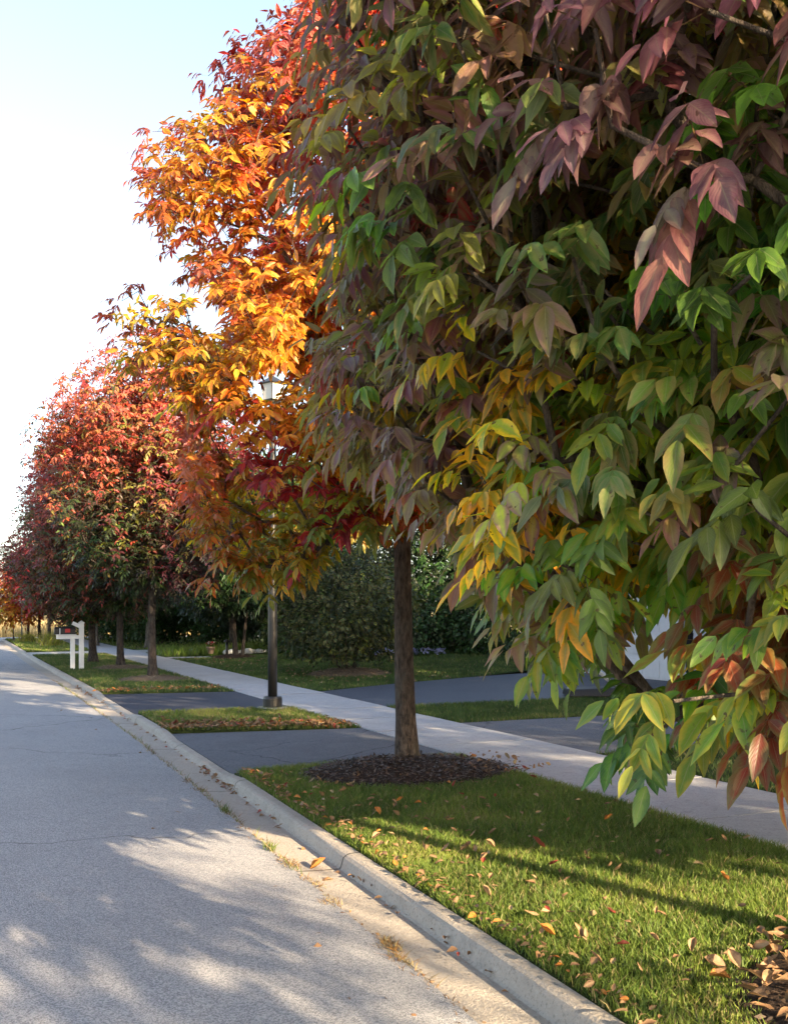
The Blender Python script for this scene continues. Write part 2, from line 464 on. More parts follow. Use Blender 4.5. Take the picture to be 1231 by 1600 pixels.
def inpoly(P, poly):
    x, y = P[:, 0], P[:, 1]; r = np.zeros(len(P), bool); n = len(poly)
    for i in range(n):
        (x0, y0), (x1, y1) = poly[i], poly[(i + 1) % n]
        if y0 == y1: continue
        c = ((y0 > y) != (y1 > y)) & (x < (x1 - x0) * (y - y0) / (y1 - y0) + x0); r ^= c
    return r


MULCH = [(4.08, 8.92, 1.12, .88), (3.85, 2.66, 1.15, .95), (4.14, 23.3, .85, .8), (4.16, 28.3, .85, .8), (8.9, 23.0, 1.1, .9), (8.5, 32.5, .8, .7)]


def lawn_points(poly, dens, rng, edge=.03):
    q = np.array(poly); lo, hi = q.min(0), q.max(0); n = int((hi - lo).prod() * dens)
    P = rng.uniform(lo, hi, (n, 2)); P = P[inpoly(P, poly)]
    for (x, y, a, b) in MULCH:
        P = P[((P[:, 0] - x) / a) ** 2 + ((P[:, 1] - y) / b) ** 2 > .93 + .12 * rng.uniform(-1, 1, len(P))]
    cl = np.array([nz((p[0] * 2.2, p[1] * 2.2, 3)) for p in P[:: max(1, len(P) // 4000)]])
    return P


rg = np.random.default_rng(3)
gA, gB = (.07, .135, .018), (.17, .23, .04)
yA, yB = (.038, .085, .018), (.085, .14, .03)  # darker grass colours for shaded lawns, shade put into the colour
near = [(2.34, 1.2), (5.06, 1.2), (5.06, 9.74), (3.4, 9.72), (2.51, 9.6), (2.445, 6.5), (2.37, 3)]
P = lawn_points(near, 6200, rg)
tag(blades('grass', P, .057, .0026, gA, gB, rg, M['blade'], .95, .10), 'short mown lawn grass on the near verge by the kerb', 'grass', kind='stuff')
P = lawn_points(PARK[1], 2600, rg)
tag(blades('grass', P, .055, .0036, gA, gB, rg, M['blade'], .8, .2), 'sunlit lawn grass strip round the foot of the lamp post', 'grass', kind='stuff')
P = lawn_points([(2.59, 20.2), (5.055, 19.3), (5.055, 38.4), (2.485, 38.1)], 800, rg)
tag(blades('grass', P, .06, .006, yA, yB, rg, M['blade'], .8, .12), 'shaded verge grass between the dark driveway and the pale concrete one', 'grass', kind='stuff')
P = np.concatenate([lawn_points([(6.525, 4.5), (9.5, 4.5), (9.5, 9.2), (6.525, 9.3)], 900, rg)])
tag(blades('grass', P, .055, .004, yA, yB, rg, M['blade'], .8, .08), 'lawn grass beyond the sidewalk in front of the worn driveway', 'grass', kind='stuff')
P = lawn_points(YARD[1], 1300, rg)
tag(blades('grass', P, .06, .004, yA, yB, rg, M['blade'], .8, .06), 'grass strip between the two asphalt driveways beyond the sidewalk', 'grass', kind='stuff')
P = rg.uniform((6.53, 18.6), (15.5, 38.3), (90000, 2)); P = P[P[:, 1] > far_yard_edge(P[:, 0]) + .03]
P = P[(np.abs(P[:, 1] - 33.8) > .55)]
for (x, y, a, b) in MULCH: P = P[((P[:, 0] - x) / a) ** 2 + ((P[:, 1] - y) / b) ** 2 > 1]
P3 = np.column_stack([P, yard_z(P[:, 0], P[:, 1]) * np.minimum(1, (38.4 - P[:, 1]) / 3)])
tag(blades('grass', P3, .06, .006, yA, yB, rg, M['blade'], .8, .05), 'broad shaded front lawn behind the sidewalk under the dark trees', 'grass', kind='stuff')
P = rg.uniform((6.6, 34.5), (13.0, 38.2), (2600, 2)); P = np.column_stack([P, yard_z(P[:, 0], P[:, 1]) * np.minimum(1, (38.4 - P[:, 1]) / 3)])
tag(blades('long_grass', P, .38, .010, (.10, .19, .02), (.20, .28, .05), rg, M['blade'], .8, .04), 'longer bright green grass on the bank beside the front walk', 'grass', kind='stuff')
P = np.concatenate([rg.uniform((2.5, 41.9), (5.05, 61), (9000, 2)), rg.uniform((6.6, 41.6), (14, 61), (9000, 2))])
tag(blades('grass', P, .07, .012, gA, gB, rg, M['blade'], .8, .12), 'grass of the far corner verge beyond the concrete driveway', 'grass', kind='stuff')
P = np.concatenate([rg.uniform((-45, 71), (20, 80), (16000, 2)), rg.uniform((-60, 80), (30, 120), (16000, 2))])
tag(blades('tall_grass', P, 1.25, .022, (.42, .30, .13), (.52, .40, .20), rg, M['straw'], .45, .3, z=-.34), 'tall straw coloured meadow grass across the far street', 'grass', kind='stuff')


# ------------------------------------------------------------------ leaves
LOD = {0: ([0, .07, .2, .4, .6, .78, .92, 1], [.02, .34, .78, 1, .88, .58, .24, .0], [-1, -.5, 0, .5, 1]),
       1: ([0, .18, .48, .78, 1], [.03, .72, 1, .55, .0], [-1, 0, 1]),
       2: ([0, .45, 1], [.05, 1, .0], [-1, 0, 1]),
       3: ([0, .45, 1], [.08, 1, .04], [-1, 1])}


def leaflets(B, D, N, L, Wd, curl, fold, lod):
    v, w, u = [np.array(q, float) for q in LOD[lod]]
    n = len(B); side = np.cross(D, N); nv, nu = len(v), len(u)
    vv = np.repeat(v, nu); ww = np.repeat(w, nu); uu = np.tile(u, nv)
    ph = (np.sin(B[:, 0] * 91.7 + B[:, 1] * 57.3 + B[:, 2] * 77.1) * 40)[:, None]
    wave = np.sin(vv * 8.5 + ph + uu * 1.7) * np.abs(uu) * ww * (.16 if lod < 2 else 0)
    Pp = (B[:, None] + D[:, None] * (L[:, None] * vv)[..., None] + side[:, None] * (Wd[:, None] * (ww * uu))[..., None]
          + N[:, None] * (Wd[:, None] * fold[:, None] * (ww * np.abs(uu)) + Wd[:, None] * wave - (L * curl)[:, None] * vv ** 2)[..., None])
    Pp[..., 2] -= (L[:, None] * .10 * vv ** 2)
    q = np.array([i * nu + j for i in range(nv - 1) for j in range(nu - 1)])
    base = (np.arange(n) * nv * nu)[:, None] + q[None]
    F = np.stack([base, base + 1, base + nu + 1, base + nu], -1).reshape(-1, 4)
    uv = np.stack([(uu + 1) / 2, vv], -1)
    return Pp.reshape(-1, 3), F, np.tile(uv, (n, 1)), nv * nu


class Leaves:
    def __init__(s): s.V = []; s.F = []; s.U = []; s.C = []; s.C2 = []; s.n = 0
    def add(s, B, D, N, L, Wd, curl, fold, lod, c, c2):
        if not len(B): return
        V, F, U, k = leaflets(B, D, N, L, Wd, curl, fold, lod)
        s.V.append(V); s.F.append(F + s.n); s.U.append(U); s.C.append(np.repeat(c, k, 0)); s.C2.append(np.repeat(c2, k, 0)); s.n += len(V)
    def build(s, name, mat, parent=None):
        return mk(name, np.concatenate(s.V), [np.concatenate(s.F)], mat, parent, True, np.concatenate(s.U),
                  {'col': np.concatenate(s.C), 'col2': np.concatenate(s.C2)})


PAL = {'green': (.035, .088, .016), 'fresh': (.085, .165, .022), 'olive': (.135, .122, .036), 'yg': (.20, .205, .024), 'yellow': (.52, .29, .02),
       'orange': (.47, .108, .016), 'rust': (.27, .060, .020), 'red': (.40, .035, .028), 'crimson': (.24, .018, .035), 'purple': (.12, .05, .06),
       'bronze': (.16, .105, .048), 'mauve': (.19, .105, .10), 'salmon': (.52, .155, .115), 'dark': (.018, .038, .010), 'sienna': (.175, .038, .017), 'copper': (.26, .062, .017), 'deep': (.012, .026, .010)}


def compound(rng, base, dirn, out, size, col, col2, pairs, lod, LV, droop, lw=.235, stalk=True, tint=.14):
    """pinnate leaves: a stalk with opposite leaflets and one at its end"""
    m = len(base)
    if not m: return
    up = np.array((0, 0, 1.0))
    side = unit(np.cross(dirn, up) + rng.normal(0, .15, (m, 3)))
    Rl = .19 * size * rng.uniform(.8, 1.2, m)
    bend = rng.uniform(.15, .5, m)
    def rp(t):
        p = base + dirn * (Rl * t)[:, None]; p[:, 2] -= Rl * bend * t * t; return p
    lj = rng.lognormal(0, tint, (m, 1)) * rng.lognormal(0, .13, (m, 3))
    def put(t, sgn):
        b = rp(t); a = np.radians(rng.uniform(45, 75, m)) if sgn else np.zeros(m)
        d = dirn * np.cos(a)[:, None] + side * (np.sin(a) * sgn)[:, None]
        d = d + rng.normal(0, .16, (m, 3)); d[:, 2] -= droop * rng.uniform(.6, 1.4, m) + bend * t
        d = unit(d)
        nr = up * .55 + out * .75 + rng.normal(0, .28, (m, 3)); nr = unit(nr - d * (nr * d).sum(-1, keepdims=True))
        L = .108 * size * rng.uniform(.78, 1.2, m) * (1.08 if not sgn else (.86 + .16 * t)); Wd = L * lw * rng.uniform(.88, 1.14, m)
        j = lj * rng.lognormal(0, .10, (m, 1)); k = rng.uniform(0, 1, (m, 1)) ** 2 * .6
        c = (col * (1 - k) + col2 * k) * j
        LV.add(b, d, nr, L, Wd, rng.uniform(-.04, .24, m), rng.uniform(.05, .5, m), lod, c, col2 * j)
    for i in range(pairs):
        t = .42 + .5 * i / max(1, pairs - .3)
        put(t, 1.0); put(t, -1.0)
    put(1.0, 0)
    if stalk and lod < 2:
        e = rp(1.0); d = e - base; L = np.linalg.norm(d, axis=1); d = unit(d); nr = unit(out - d * (out * d).sum(-1, keepdims=True) + 1e-4)
        cc = np.tile(np.array((.16, .10, .05)), (m, 1))
        LV.add(base, d, nr, L, np.full(m, .0022 * size), np.zeros(m), np.zeros(m), 3, cc, cc)


# ------------------------------------------------------------------ tree skeleton
def thin(rng, P, dmin):
    """greedy thinning: no two tips closer than dmin"""
    cell = {}; keep = []
    dm = dmin if hasattr(dmin, '__len__') else np.full(len(P), dmin)
    g = .45
    for i, p in enumerate(P):
        k = tuple((p // g).astype(int)); ok = True
        for a in (-1, 0, 1):
            for b in (-1, 0, 1):
                for c in (-1, 0, 1):
                    for j in cell.get((k[0] + a, k[1] + b, k[2] + c), ()):
                        if ((P[j] - p) ** 2).sum() < dm[i] ** 2: ok = False; break
                    if not ok: break
                if not ok: break
            if not ok: break
        if ok: keep.append(i); cell.setdefault(k, []).append(i)
    return P[keep]


def grow(rng, trunk, tips, clear, step=.26):
    """join every tip to the nearest branch already grown, from the trunk outward"""
    T = np.array(trunk, float); N = len(tips)
    cap = len(T) + N * 14
    P = np.zeros((cap, 3)); par = np.full(cap, -1); rad = np.zeros(cap)
    nT = len(T); P[:nT] = T; par[1:nT] = np.arange(nT - 1); n = nT
    ax = lambda z: np.array([np.interp(z, T[:, 2], T[:, 0]), np.interp(z, T[:, 2], T[:, 1])])
    dist = np.array([np.hypot(*(p[:2] - ax(p[2]))) for p in tips]); order = np.argsort(dist + rng.uniform(0, .25, N))
    tipn = np.zeros(N, int)
    for i in order:
        t = tips[i]; d = t - P[:n]; L = np.linalg.norm(d, axis=1)
        cost = L + .55 * np.maximum(0, P[:n, 2] - t[2] + .12) + 1.6 * np.maximum(0, rad[:n] - dist[i] + .08)
        cost[:nT] += np.where(P[:nT, 2] < clear, 50, .25)
        q = int(np.argmin(cost)); ln = L[q]; k = max(1, min(13, int(ln / step)))
        a = P[q].copy(); prev = q
        ctl = a * .5 + t * .5 + np.array((0, 0, .13 * ln)) + rng.normal(0, .05 * ln, 3)
        for s in range(1, k + 1):
            u = s / k; p = a * (1 - u) ** 2 + ctl * 2 * u * (1 - u) + t * u * u
            P[n] = p; par[n] = prev; rad[n] = np.hypot(*(p[:2] - ax(p[2]))); prev = n; n += 1
        tipn[i] = prev
    P = P[:n]; par = par[:n]; cnt = np.zeros(n)
    np.add.at(cnt, tipn, 1)
    for i in range(n - 1, 0, -1): cnt[par[i]] += cnt[i]
    return P, par, cnt, nT, tipn


def limbs_geo(P, par, cnt, nT, r0, k, minr=.0025):
    e = np.arange(nT, len(P)); a = P[par[e]]; b = P[e]
    r1 = np.maximum(minr, r0 * cnt[e] ** .5); rp = np.maximum(minr, r0 * np.maximum(cnt[par[e]], 1) ** .5); ra = np.minimum(rp, r1 * 1.25)
    d = unit(b - a); ref = np.where(np.abs(d[:, 2:]) > .9, np.array((1.0, 0, 0)), np.array((0, 0, 1.0)))
    u = unit(np.cross(d, ref)); w = np.cross(d, u); th = 2 * np.pi * np.arange(k) / k
    off = u[:, None] * np.cos(th)[None, :, None] + w[:, None] * np.sin(th)[None, :, None]
    V = np.concatenate([a[:, None] - d[:, None] * .004 + off * ra[:, None, None], b[:, None] + off * r1[:, None, None]], 1)
    base = (np.arange(len(e)) * 2 * k)[:, None]; j = np.arange(k)[None]
    F = np.stack([base + j, base + (j + 1) % k, base + k + (j + 1) % k, base + k + j], -1).reshape(-1, 4)
    return V.reshape(-1, 3), F


def trunk_mesh(pts, radii, sides, name, mat, parent, rng, lump=.05, more=None):
    V = []; n = len(pts)
    for i, (p, r) in enumerate(zip(pts, radii)):
        for k in range(sides):
            a = 2 * math.pi * k / sides
            q = r * (1 + lump * nz((math.cos(a) * 2 + p[0], math.sin(a) * 2 + p[1], p[2] * 2.2)))
            V.append((p[0] + q * math.cos(a), p[1] + q * math.sin(a), p[2]))
    F = [(i * sides + k, i * sides + (k + 1) % sides, (i + 1) * sides + (k + 1) % sides, (i + 1) * sides + k) for i in range(n - 1) for k in range(sides)]
    F = np.array(F)
    if more is not None: F = np.concatenate([F, more[1] + len(V)]); V = np.concatenate([np.array(V), more[0]])
    return mk(name, V, [F], mat, parent, True)


def make_trunk(base, top, r, rng, bend=.06, n=14, flare=1.35, lean=(0, 0)):
    pts = []; rad = []
    for i in range(n):
        t = i / (n - 1); z = base[2] - .05 + (top + .05) * t ** 1.15
        x = base[0] + lean[0] * t + bend * nz((t * 2.3, base[0], 1)); y = base[1] + lean[1] * t + bend * nz((t * 2.3, base[1], 7))
        pts.append((x, y, z)); rad.append(r * (1 - .86 * t ** 1.2) * (1 + (flare - 1) * math.exp(-(z - base[2]) / .16)))
    return pts, rad


def mixture(rng, tips, anchors, temp=1.0):
    """colour each twig after the named patches of the crown: (point, colour, second colour, reach)"""
    A = np.array([a[0] for a in anchors]); s = np.array([a[3] for a in anchors])
    d2 = ((tips[:, None] - A[None]) ** 2).sum(-1) / (2 * s[None] ** 2)
    lg = -d2 + rng.gumbel(0, temp, d2.shape); k = lg.argmax(1)
    c = np.array([PAL[a[1]] for a in anchors])[k]; c2 = np.array([PAL[a[2]] for a in anchors])[k]
    w = np.exp(-d2 + d2.min(1, keepdims=True)); w /= w.sum(1, keepdims=True)      # neighbouring patches blend along the boughs
    c = .8 * c + .2 * (w @ np.array([PAL[a[1]] for a in anchors])); c2 = .8 * c2 + .2 * (w @ np.array([PAL[a[2]] for a in anchors]))
    return c, c2


def ash_tree(name, label, base, height, clear, r, tips, anchors, size, pairs, lod, seed, mat, group, droop=.75, r0=.0034, sides=14,
             lean=(0, 0), per_tip=(3, 2), bark='bark', temp=.8, ksides=5, bend=.08, near_lod=None, tone=1.0, lw=.235, minr=.0025, flare=1.45, patches=(), turned=None):
    rng = np.random.default_rng(seed)
    root = empty(name, tuple(base), label=label, cat='tree', group=group)
    o0 = np.array(base, float)
    pts, rad = make_trunk(base, height, r, rng, bend=bend, lean=lean, flare=flare)
    P, par, cnt, nT, tipn = grow(rng, pts, tips, clear)
    trunk_mesh(np.array(pts) - o0, rad, sides, 'trunk', M[bark], root, rng, more=limbs_geo(P - o0, par, cnt, nT, r0, ksides, minr))
    c, c2 = mixture(rng, tips, anchors, temp)
    for (p0, rr, a_, b_) in patches:      # boughs that have turned a colour of their own
        q = ((tips - p0) ** 2).sum(-1) < (rr * rng.uniform(.7, 1.15, len(tips))) ** 2; c[q] = PAL[a_]; c2[q] = PAL[b_]
    if turned: turned(rng, tips, c, c2)
    c = c * tone; c2 = c2 * tone  # per-tree leaf brightness, lifted on the near tree to make up for shade
    tx, ty = np.interp(tips[:, 2], [p[2] for p in pts], [p[0] for p in pts]), np.interp(tips[:, 2], [p[2] for p in pts], [p[1] for p in pts])
    LV = Leaves()
    node = tipn.copy(); bases = []; dirs = []; outs = []; cc = []; cc2 = []; nn = []
    for stepi in range(per_tip[1] + 1):
        cnt_ = per_tip[0] if stepi == 0 else 2
        pn = P[node]; pd = unit(P[node] - P[np.maximum(par[node], 0)])
        ok = (node >= nT)
        ou = pn - np.stack([tx, ty, tips[:, 2] - .6], -1); ou = unit(ou)
        ph = rng.uniform(0, 2 * np.pi, len(pn))
        ref = np.where(np.abs(pd[:, 2:]) > .9, np.array((1.0, 0, 0)), np.array((0, 0, 1.0))); u = unit(np.cross(pd, ref)); w = np.cross(pd, u)
        for q in range(cnt_):
            an = ph + 2 * np.pi * q / cnt_
            rd = u * np.cos(an)[:, None] + w * np.sin(an)[:, None]
            d = unit(pd * (.75 if stepi == 0 else .35) + rd * .85 + ou * .35 + np.array((0, 0, .12)))
            bases.append(pn[ok]); dirs.append(d[ok]); outs.append(ou[ok]); cc.append(c[ok]); cc2.append(c2[ok])
        node = np.where(par[node] >= nT, par[node], node)
    B = np.concatenate(bases) - o0; D = np.concatenate(dirs); O = np.concatenate(outs); C1 = np.concatenate(cc); C2 = np.concatenate(cc2)
    if near_lod:
        dd = np.linalg.norm(B + o0 - np.array((0, 0, EYE)), axis=1); px, py, dz = proj(B + o0)
        hi = (dd < near_lod) & (px > -200) & (px < 1500) & (py > -300) & (dz > 0)
        for msk, ld in ((hi, 0), (~hi, 1)):
            compound(rng, B[msk], D[msk], O[msk], rng.uniform(.85, 1.15, msk.sum()) * size, C1[msk], C2[msk], pairs, ld, LV, droop, lw)
    else:
        compound(rng, B, D, O, rng.uniform(.85, 1.15, len(B)) * size, C1, C2, pairs, lod, LV, droop, lw)
    LV.build('crown', M[mat], root)
    return root


def crown_tips(rng, base, prof, n, dmin, gap=.30, shell=.45, squash=(1, 1), keep=None, inner=.35, freq=.55, wob=.16):
    """twig ends spread through a crown whose radius follows prof = [(z, r)...], with lumps and gaps"""
    zs, rs = zip(*prof); z0, z1, rm = zs[0], zs[-1], max(rs) * 1.2
    Z = rng.uniform(z0, z1, n); a = rng.uniform(0, 2 * np.pi, n); q = np.sqrt(rng.uniform(0, 1, n))
    r = np.interp(Z, zs, rs)
    ok0 = rng.uniform(0, 1, n) < (r / rm) ** 2 * 1.3
    Z, a, q, r = Z[ok0], a[ok0], q[ok0], r[ok0]
    lump = np.array([nz((math.cos(t) * 1.6 + base[0], math.sin(t) * 1.6 + base[1], z * .75)) for t, z in zip(a, Z)])
    rr = r * (1 + wob * 2 * lump) * q
    P = np.stack([base[0] + np.cos(a) * rr * squash[0], base[1] + np.sin(a) * rr * squash[1], base[2] + Z], -1)
    ok = (q > shell) | (rng.uniform(0, 1, len(P)) < inner)
    g = np.array([nz(p / freq * .5 + 11.3) for p in P]); ok &= (g > -gap)
    if keep is not None: ok &= keep(P)
    P = P[ok]
    return thin(rng, P, dmin)


ROW = 'ash trees planted in a row along the verge'

# the near tree: its trunk stands out of frame to the right, its boughs fill the right half
NT_BASE = (4.12, 2.62, .06)
near_profile = [(560, -900), (540, -150), (515, 110), (450, 185), (470, 270), (545, 330), (565, 470), (505, 560), (525, 680), (650, 745), (740, 835),
                (800, 925), (860, 985), (930, 1045), (985, 1120), (1060, 1165), (1140, 1110), (1300, 1130), (1700, 1150), (2600, 1150), (2600, -2500), (560, -2500)]


def shafts(P, f=1.75, lim=.03):
    """gaps in a crown that line up with the low sun, so that streaks of light come through"""
    u = P[:, 0] + .334 * P[:, 1]; v = P[:, 2] + .332 * P[:, 1]
    return np.array([nz((a * f, b * f, 4.7)) for a, b in zip(u, v)]) > lim


def near_keep(P):
    px, py, d = proj(P); dc = np.linalg.norm(P - np.array((0, 0, EYE)), axis=1)
    front = d > .3
    ok = np.where(front, inpoly(np.stack([px, py], -1), near_profile), True) & (dc > np.where(py < 220, 1.55, np.where(px > 1040, 2.0, 2.2)))
    u = P[:, 0] + .334 * P[:, 1]; ok &= (u < 3.2) | (u > 5.3) | (P[:, 1] + 3.0 * P[:, 2] > 7.5)
    back = P[:, 0] - NT_BASE[0]; ok &= ~(front & ((((px - 1045) / 105) ** 2 + ((py - 985) / 100) ** 2 < 1) | (((px - 945) / 50) ** 2 + ((py - 1050) / 45) ** 2 < 1)))
    r = np.random.default_rng(1).uniform(0, 1, len(P))
    ok &= (back < .4) | (r < .30); ok &= (dc < 4.2) | (r < .22); ok &= (back < .3) | (P[:, 2] < 2.6) | (r < .1)
    ok &= ~((front & (px > 1330)) | ~front) | (r < .35)
    ok &= ~shafts(P) | ((dc < 3.1) & (r < .72)) | (r < .08)
    ok &= ~(front & (px < 650) & (py < 600)) | (r < .5)
    return ok


def near_turned(rng, P, c, c2):
    """low outer boughs that turned rusty early"""
    px, py, d = proj(P); dc = np.linalg.norm(P - np.array((0, 0, EYE)), axis=1)
    for (x, y, a, b, far, k1, k2) in [(1175, 985, 105, 95, 3.0, 'sienna', 'bronze'), (1190, 1085, 105, 75, 3.0, 'sienna', 'olive'), (975, 925, 50, 34, 2.7, 'sienna', 'olive'), (908, 735, 28, 40, 2.7, 'copper', 'yg'), (960, 1110, 85, 60, 3.2, 'fresh', 'green')]:
        q = (((px - x) / a) ** 2 + ((py - y) / b) ** 2 < 1) & (dc < far) & (d > 0) & (rng.uniform(0, 1, len(P)) < .75); c[q] = PAL[k1]; c2[q] = PAL[k2]


rng = np.random.default_rng(21)
prof = [(1.02, 2.1), (1.25, 2.9), (1.8, 3.15), (2.6, 3.25), (3.4, 3.15), (4.0, 2.4), (4.4, 1.5), (4.8, .4)]
tips = crown_tips(rng, (NT_BASE[0], NT_BASE[1], 0), prof, 190000, .15, gap=.55, shell=.42, keep=near_keep, inner=.18, wob=.1)
anchors = [(at(1080, 60, 1.7), 'mauve', 'olive', .35), (at(960, 40, 2.0), 'purple', 'olive', .35), (at(760, 80, 2.6), 'bronze', 'olive', .6), (at(620, 120, 2.9), 'bronze', 'crimson', .5),
           (at(520, 130, 3.1), 'crimson', 'red', .35), (at(450, 230, 3.4), 'olive', 'bronze', .4), (at(680, 250, 2.7), 'olive', 'purple', .6), (at(620, 330, 2.8), 'olive', 'yg', .5),
           (at(870, 230, 2.2), 'olive', 'purple', .5), (at(1100, 250, 1.9), 'olive', 'mauve', .5), (at(1000, 400, 2.1), 'green', 'olive', .7), (at(1180, 420, 2.0), 'green', 'fresh', .7),
           (at(870, 400, 2.2), 'olive', 'mauve', .35), (at(560, 560, 2.9), 'purple', 'bronze', .45), (at(700, 520, 2.5), 'olive', 'green', .5), (at(560, 700, 2.7), 'bronze', 'purple', .4),
           (at(950, 560, 2.3), 'fresh', 'yg', .45), (at(760, 640, 2.3), 'yg', 'purple', .45), (at(700, 800, 2.3), 'yg', 'fresh', .45), (at(800, 860, 2.2), 'yg', 'yellow', .4),
           (at(1150, 640, 2.0), 'fresh', 'yg', .45), (at(1000, 740, 2.2), 'fresh', 'olive', .45), (at(880, 820, 2.3), 'yg', 'fresh', .3), (at(900, 570, 2.9), 'yg', 'yellow', .45), (at(760, 690, 2.8), 'yg', 'yellow', .45), (at(760, 860, 2.8), 'yellow', 'orange', .3), (at(1130, 680, 2.8), 'yg', 'yellow', .45), (at(640, 860, 2.4), 'olive', 'yg', .3),  # yellow inner leaves, their colour also standing in for backlit glow
           (at(960, 970, 2.0), 'yg', 'rust', .22), (at(830, 960, 2.3), 'yg', 'fresh', .35), (at(1190, 980, 2.0), 'rust', 'olive', .25), (at(1230, 1090, 2.0), 'rust', 'olive', .3), (at(1260, 1050, 2.2), 'rust', 'bronze', .28),
           (at(1050, 860, 2.1), 'yg', 'fresh', .3), (at(960, 1120, 2.4), 'fresh', 'green', .42), (at(1050, 1200, 2.4), 'fresh', 'green', .4), (at(850, 1080, 2.5), 'fresh', 'olive', .4), (at(1200, 800, 2.1), 'fresh', 'yg', .45),
           (at(1500, 500, 3.5), 'fresh', 'green', .7), (at(1100, 500, 3.4), 'fresh', 'yg', .6), (at(850, 600, 3.3), 'fresh', 'yg', .5), (at(850, 150, 3.3), 'olive', 'bronze', .6), (at(1050, 180, 2.8), 'olive', 'yg', .6), (at(700, 0, 3.4), 'bronze', 'crimson', .6), (at(560, 300, 3.5), 'bronze', 'olive', .6), (at(650, 470, 3.4), 'olive', 'purple', .6), (at(620, 640, 3.3), 'purple', 'olive', .5), (np.array((5.6, 3.5, 3.0)), 'fresh', 'yg', .7), (np.array((4.1, 2.6, 5.2)), 'crimson', 'bronze', .7)]
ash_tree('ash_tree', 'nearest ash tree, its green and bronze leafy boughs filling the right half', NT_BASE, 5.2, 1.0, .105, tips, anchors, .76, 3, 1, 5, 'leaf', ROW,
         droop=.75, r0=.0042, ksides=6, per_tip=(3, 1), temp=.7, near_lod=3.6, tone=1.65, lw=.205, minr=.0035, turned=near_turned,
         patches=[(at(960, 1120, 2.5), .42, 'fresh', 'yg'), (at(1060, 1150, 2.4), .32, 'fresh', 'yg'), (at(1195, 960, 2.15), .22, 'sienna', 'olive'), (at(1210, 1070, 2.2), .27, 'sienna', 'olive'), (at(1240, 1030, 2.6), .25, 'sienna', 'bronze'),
                  (at(1080, 20, 1.7), .30, 'mauve', 'purple'), (at(640, 150, 2.8), .36, 'purple', 'bronze'), (at(560, 590, 2.9), .40, 'purple', 'bronze'), (at(900, 40, 2.2), .28, 'mauve', 'bronze'), (at(1150, 430, 2.3), .45, 'green', 'fresh'), (at(1040, 330, 2.4), .32, 'green', 'olive'),
                  (at(790, 700, 2.5), .32, 'yg', 'yellow'), (at(1000, 830, 2.4), .28, 'yg', 'fresh'), (at(1150, 650, 2.4), .35, 'fresh', 'yg'), (at(1185, 950, 2.5), .24, 'sienna', 'bronze'), (at(1185, 960, 2.15), .2, 'sienna', 'olive'), (at(1195, 1050, 2.3), .24, 'sienna', 'olive'), (at(860, 380, 2.4), .15, 'mauve', 'bronze'), (at(1080, 1130, 2.2), .34, 'fresh', 'yg')])

# the orange tree: its whole stem shows
T1 = (4.20, 9.20, .08)
t1_px, t1_d = 632.0, 10.1
t1_prof = [(600, -330), (540, -200), (490, -60), (475, 30), (410, 70), (365, 110), (350, 185), (262, 205), (235, 275), (255, 345), (320, 420), (365, 450),
           (320, 480), (250, 470), (195, 490), (200, 560), (280, 620), (300, 690), (300, 770), (325, 850), (390, 890), (480, 890), (520, 840), (640, 810), (800, 850), (1000, 780),
           (1060, 500), (1050, 200), (960, 0), (850, -200), (720, -330)]


def t1_keep(P):
    px, py, d = proj(P); return inpoly(np.stack([px, py], -1), t1_prof) & (~shafts(P) | (d < 9.3)) & ((d < 10.6) | (np.random.default_rng(4).uniform(0, 1, len(P)) < .4)) & ((P[:, 0] < 4.7) | (np.random.default_rng(3).uniform(0, 1, len(P)) < .15)) & (((px - 424) / 46) ** 2 + ((py - 592) / 44) ** 2 > 1) & (((px - 335) / 45) ** 2 + ((py - 500) / 40) ** 2 > 1)


rng = np.random.default_rng(33)
prof = [(1.75, 1.2), (2.1, 2.2), (2.8, 2.8), (3.8, 3.1), (5.0, 3.1), (6.2, 3.0), (7.2, 2.6), (8.3, 1.8), (9.4, .5)]
r1_ = np.random.default_rng(2)
tips = crown_tips(rng, (T1[0], T1[1], 0), prof, 110000, .19, gap=-.03, shell=.4, keep=t1_keep, inner=.4, wob=.08)
spray = [at(x, y, d) for x, y, d in [(238, 205, 9.8), (278, 203, 9.8), (226, 275, 9.7), (234, 240, 9.7), (238, 325, 9.6), (190, 470, 9.7), (180, 502, 9.7), (216, 455, 9.7), (186, 540, 9.7), (325, 118, 9.8), (350, 98, 9.8), (378, 76, 9.7),
         (412, 52, 9.6), (432, 32, 9.6), (456, 2, 9.6), (270, 395, 9.5), (305, 430, 9.4), (300, 835, 8.9), (335, 900, 8.8), (420, 925, 8.7)]]
tips = np.concatenate([tips, np.array(spray)])
A1 = lambda px, py, d=9.0: at(px, py, d)
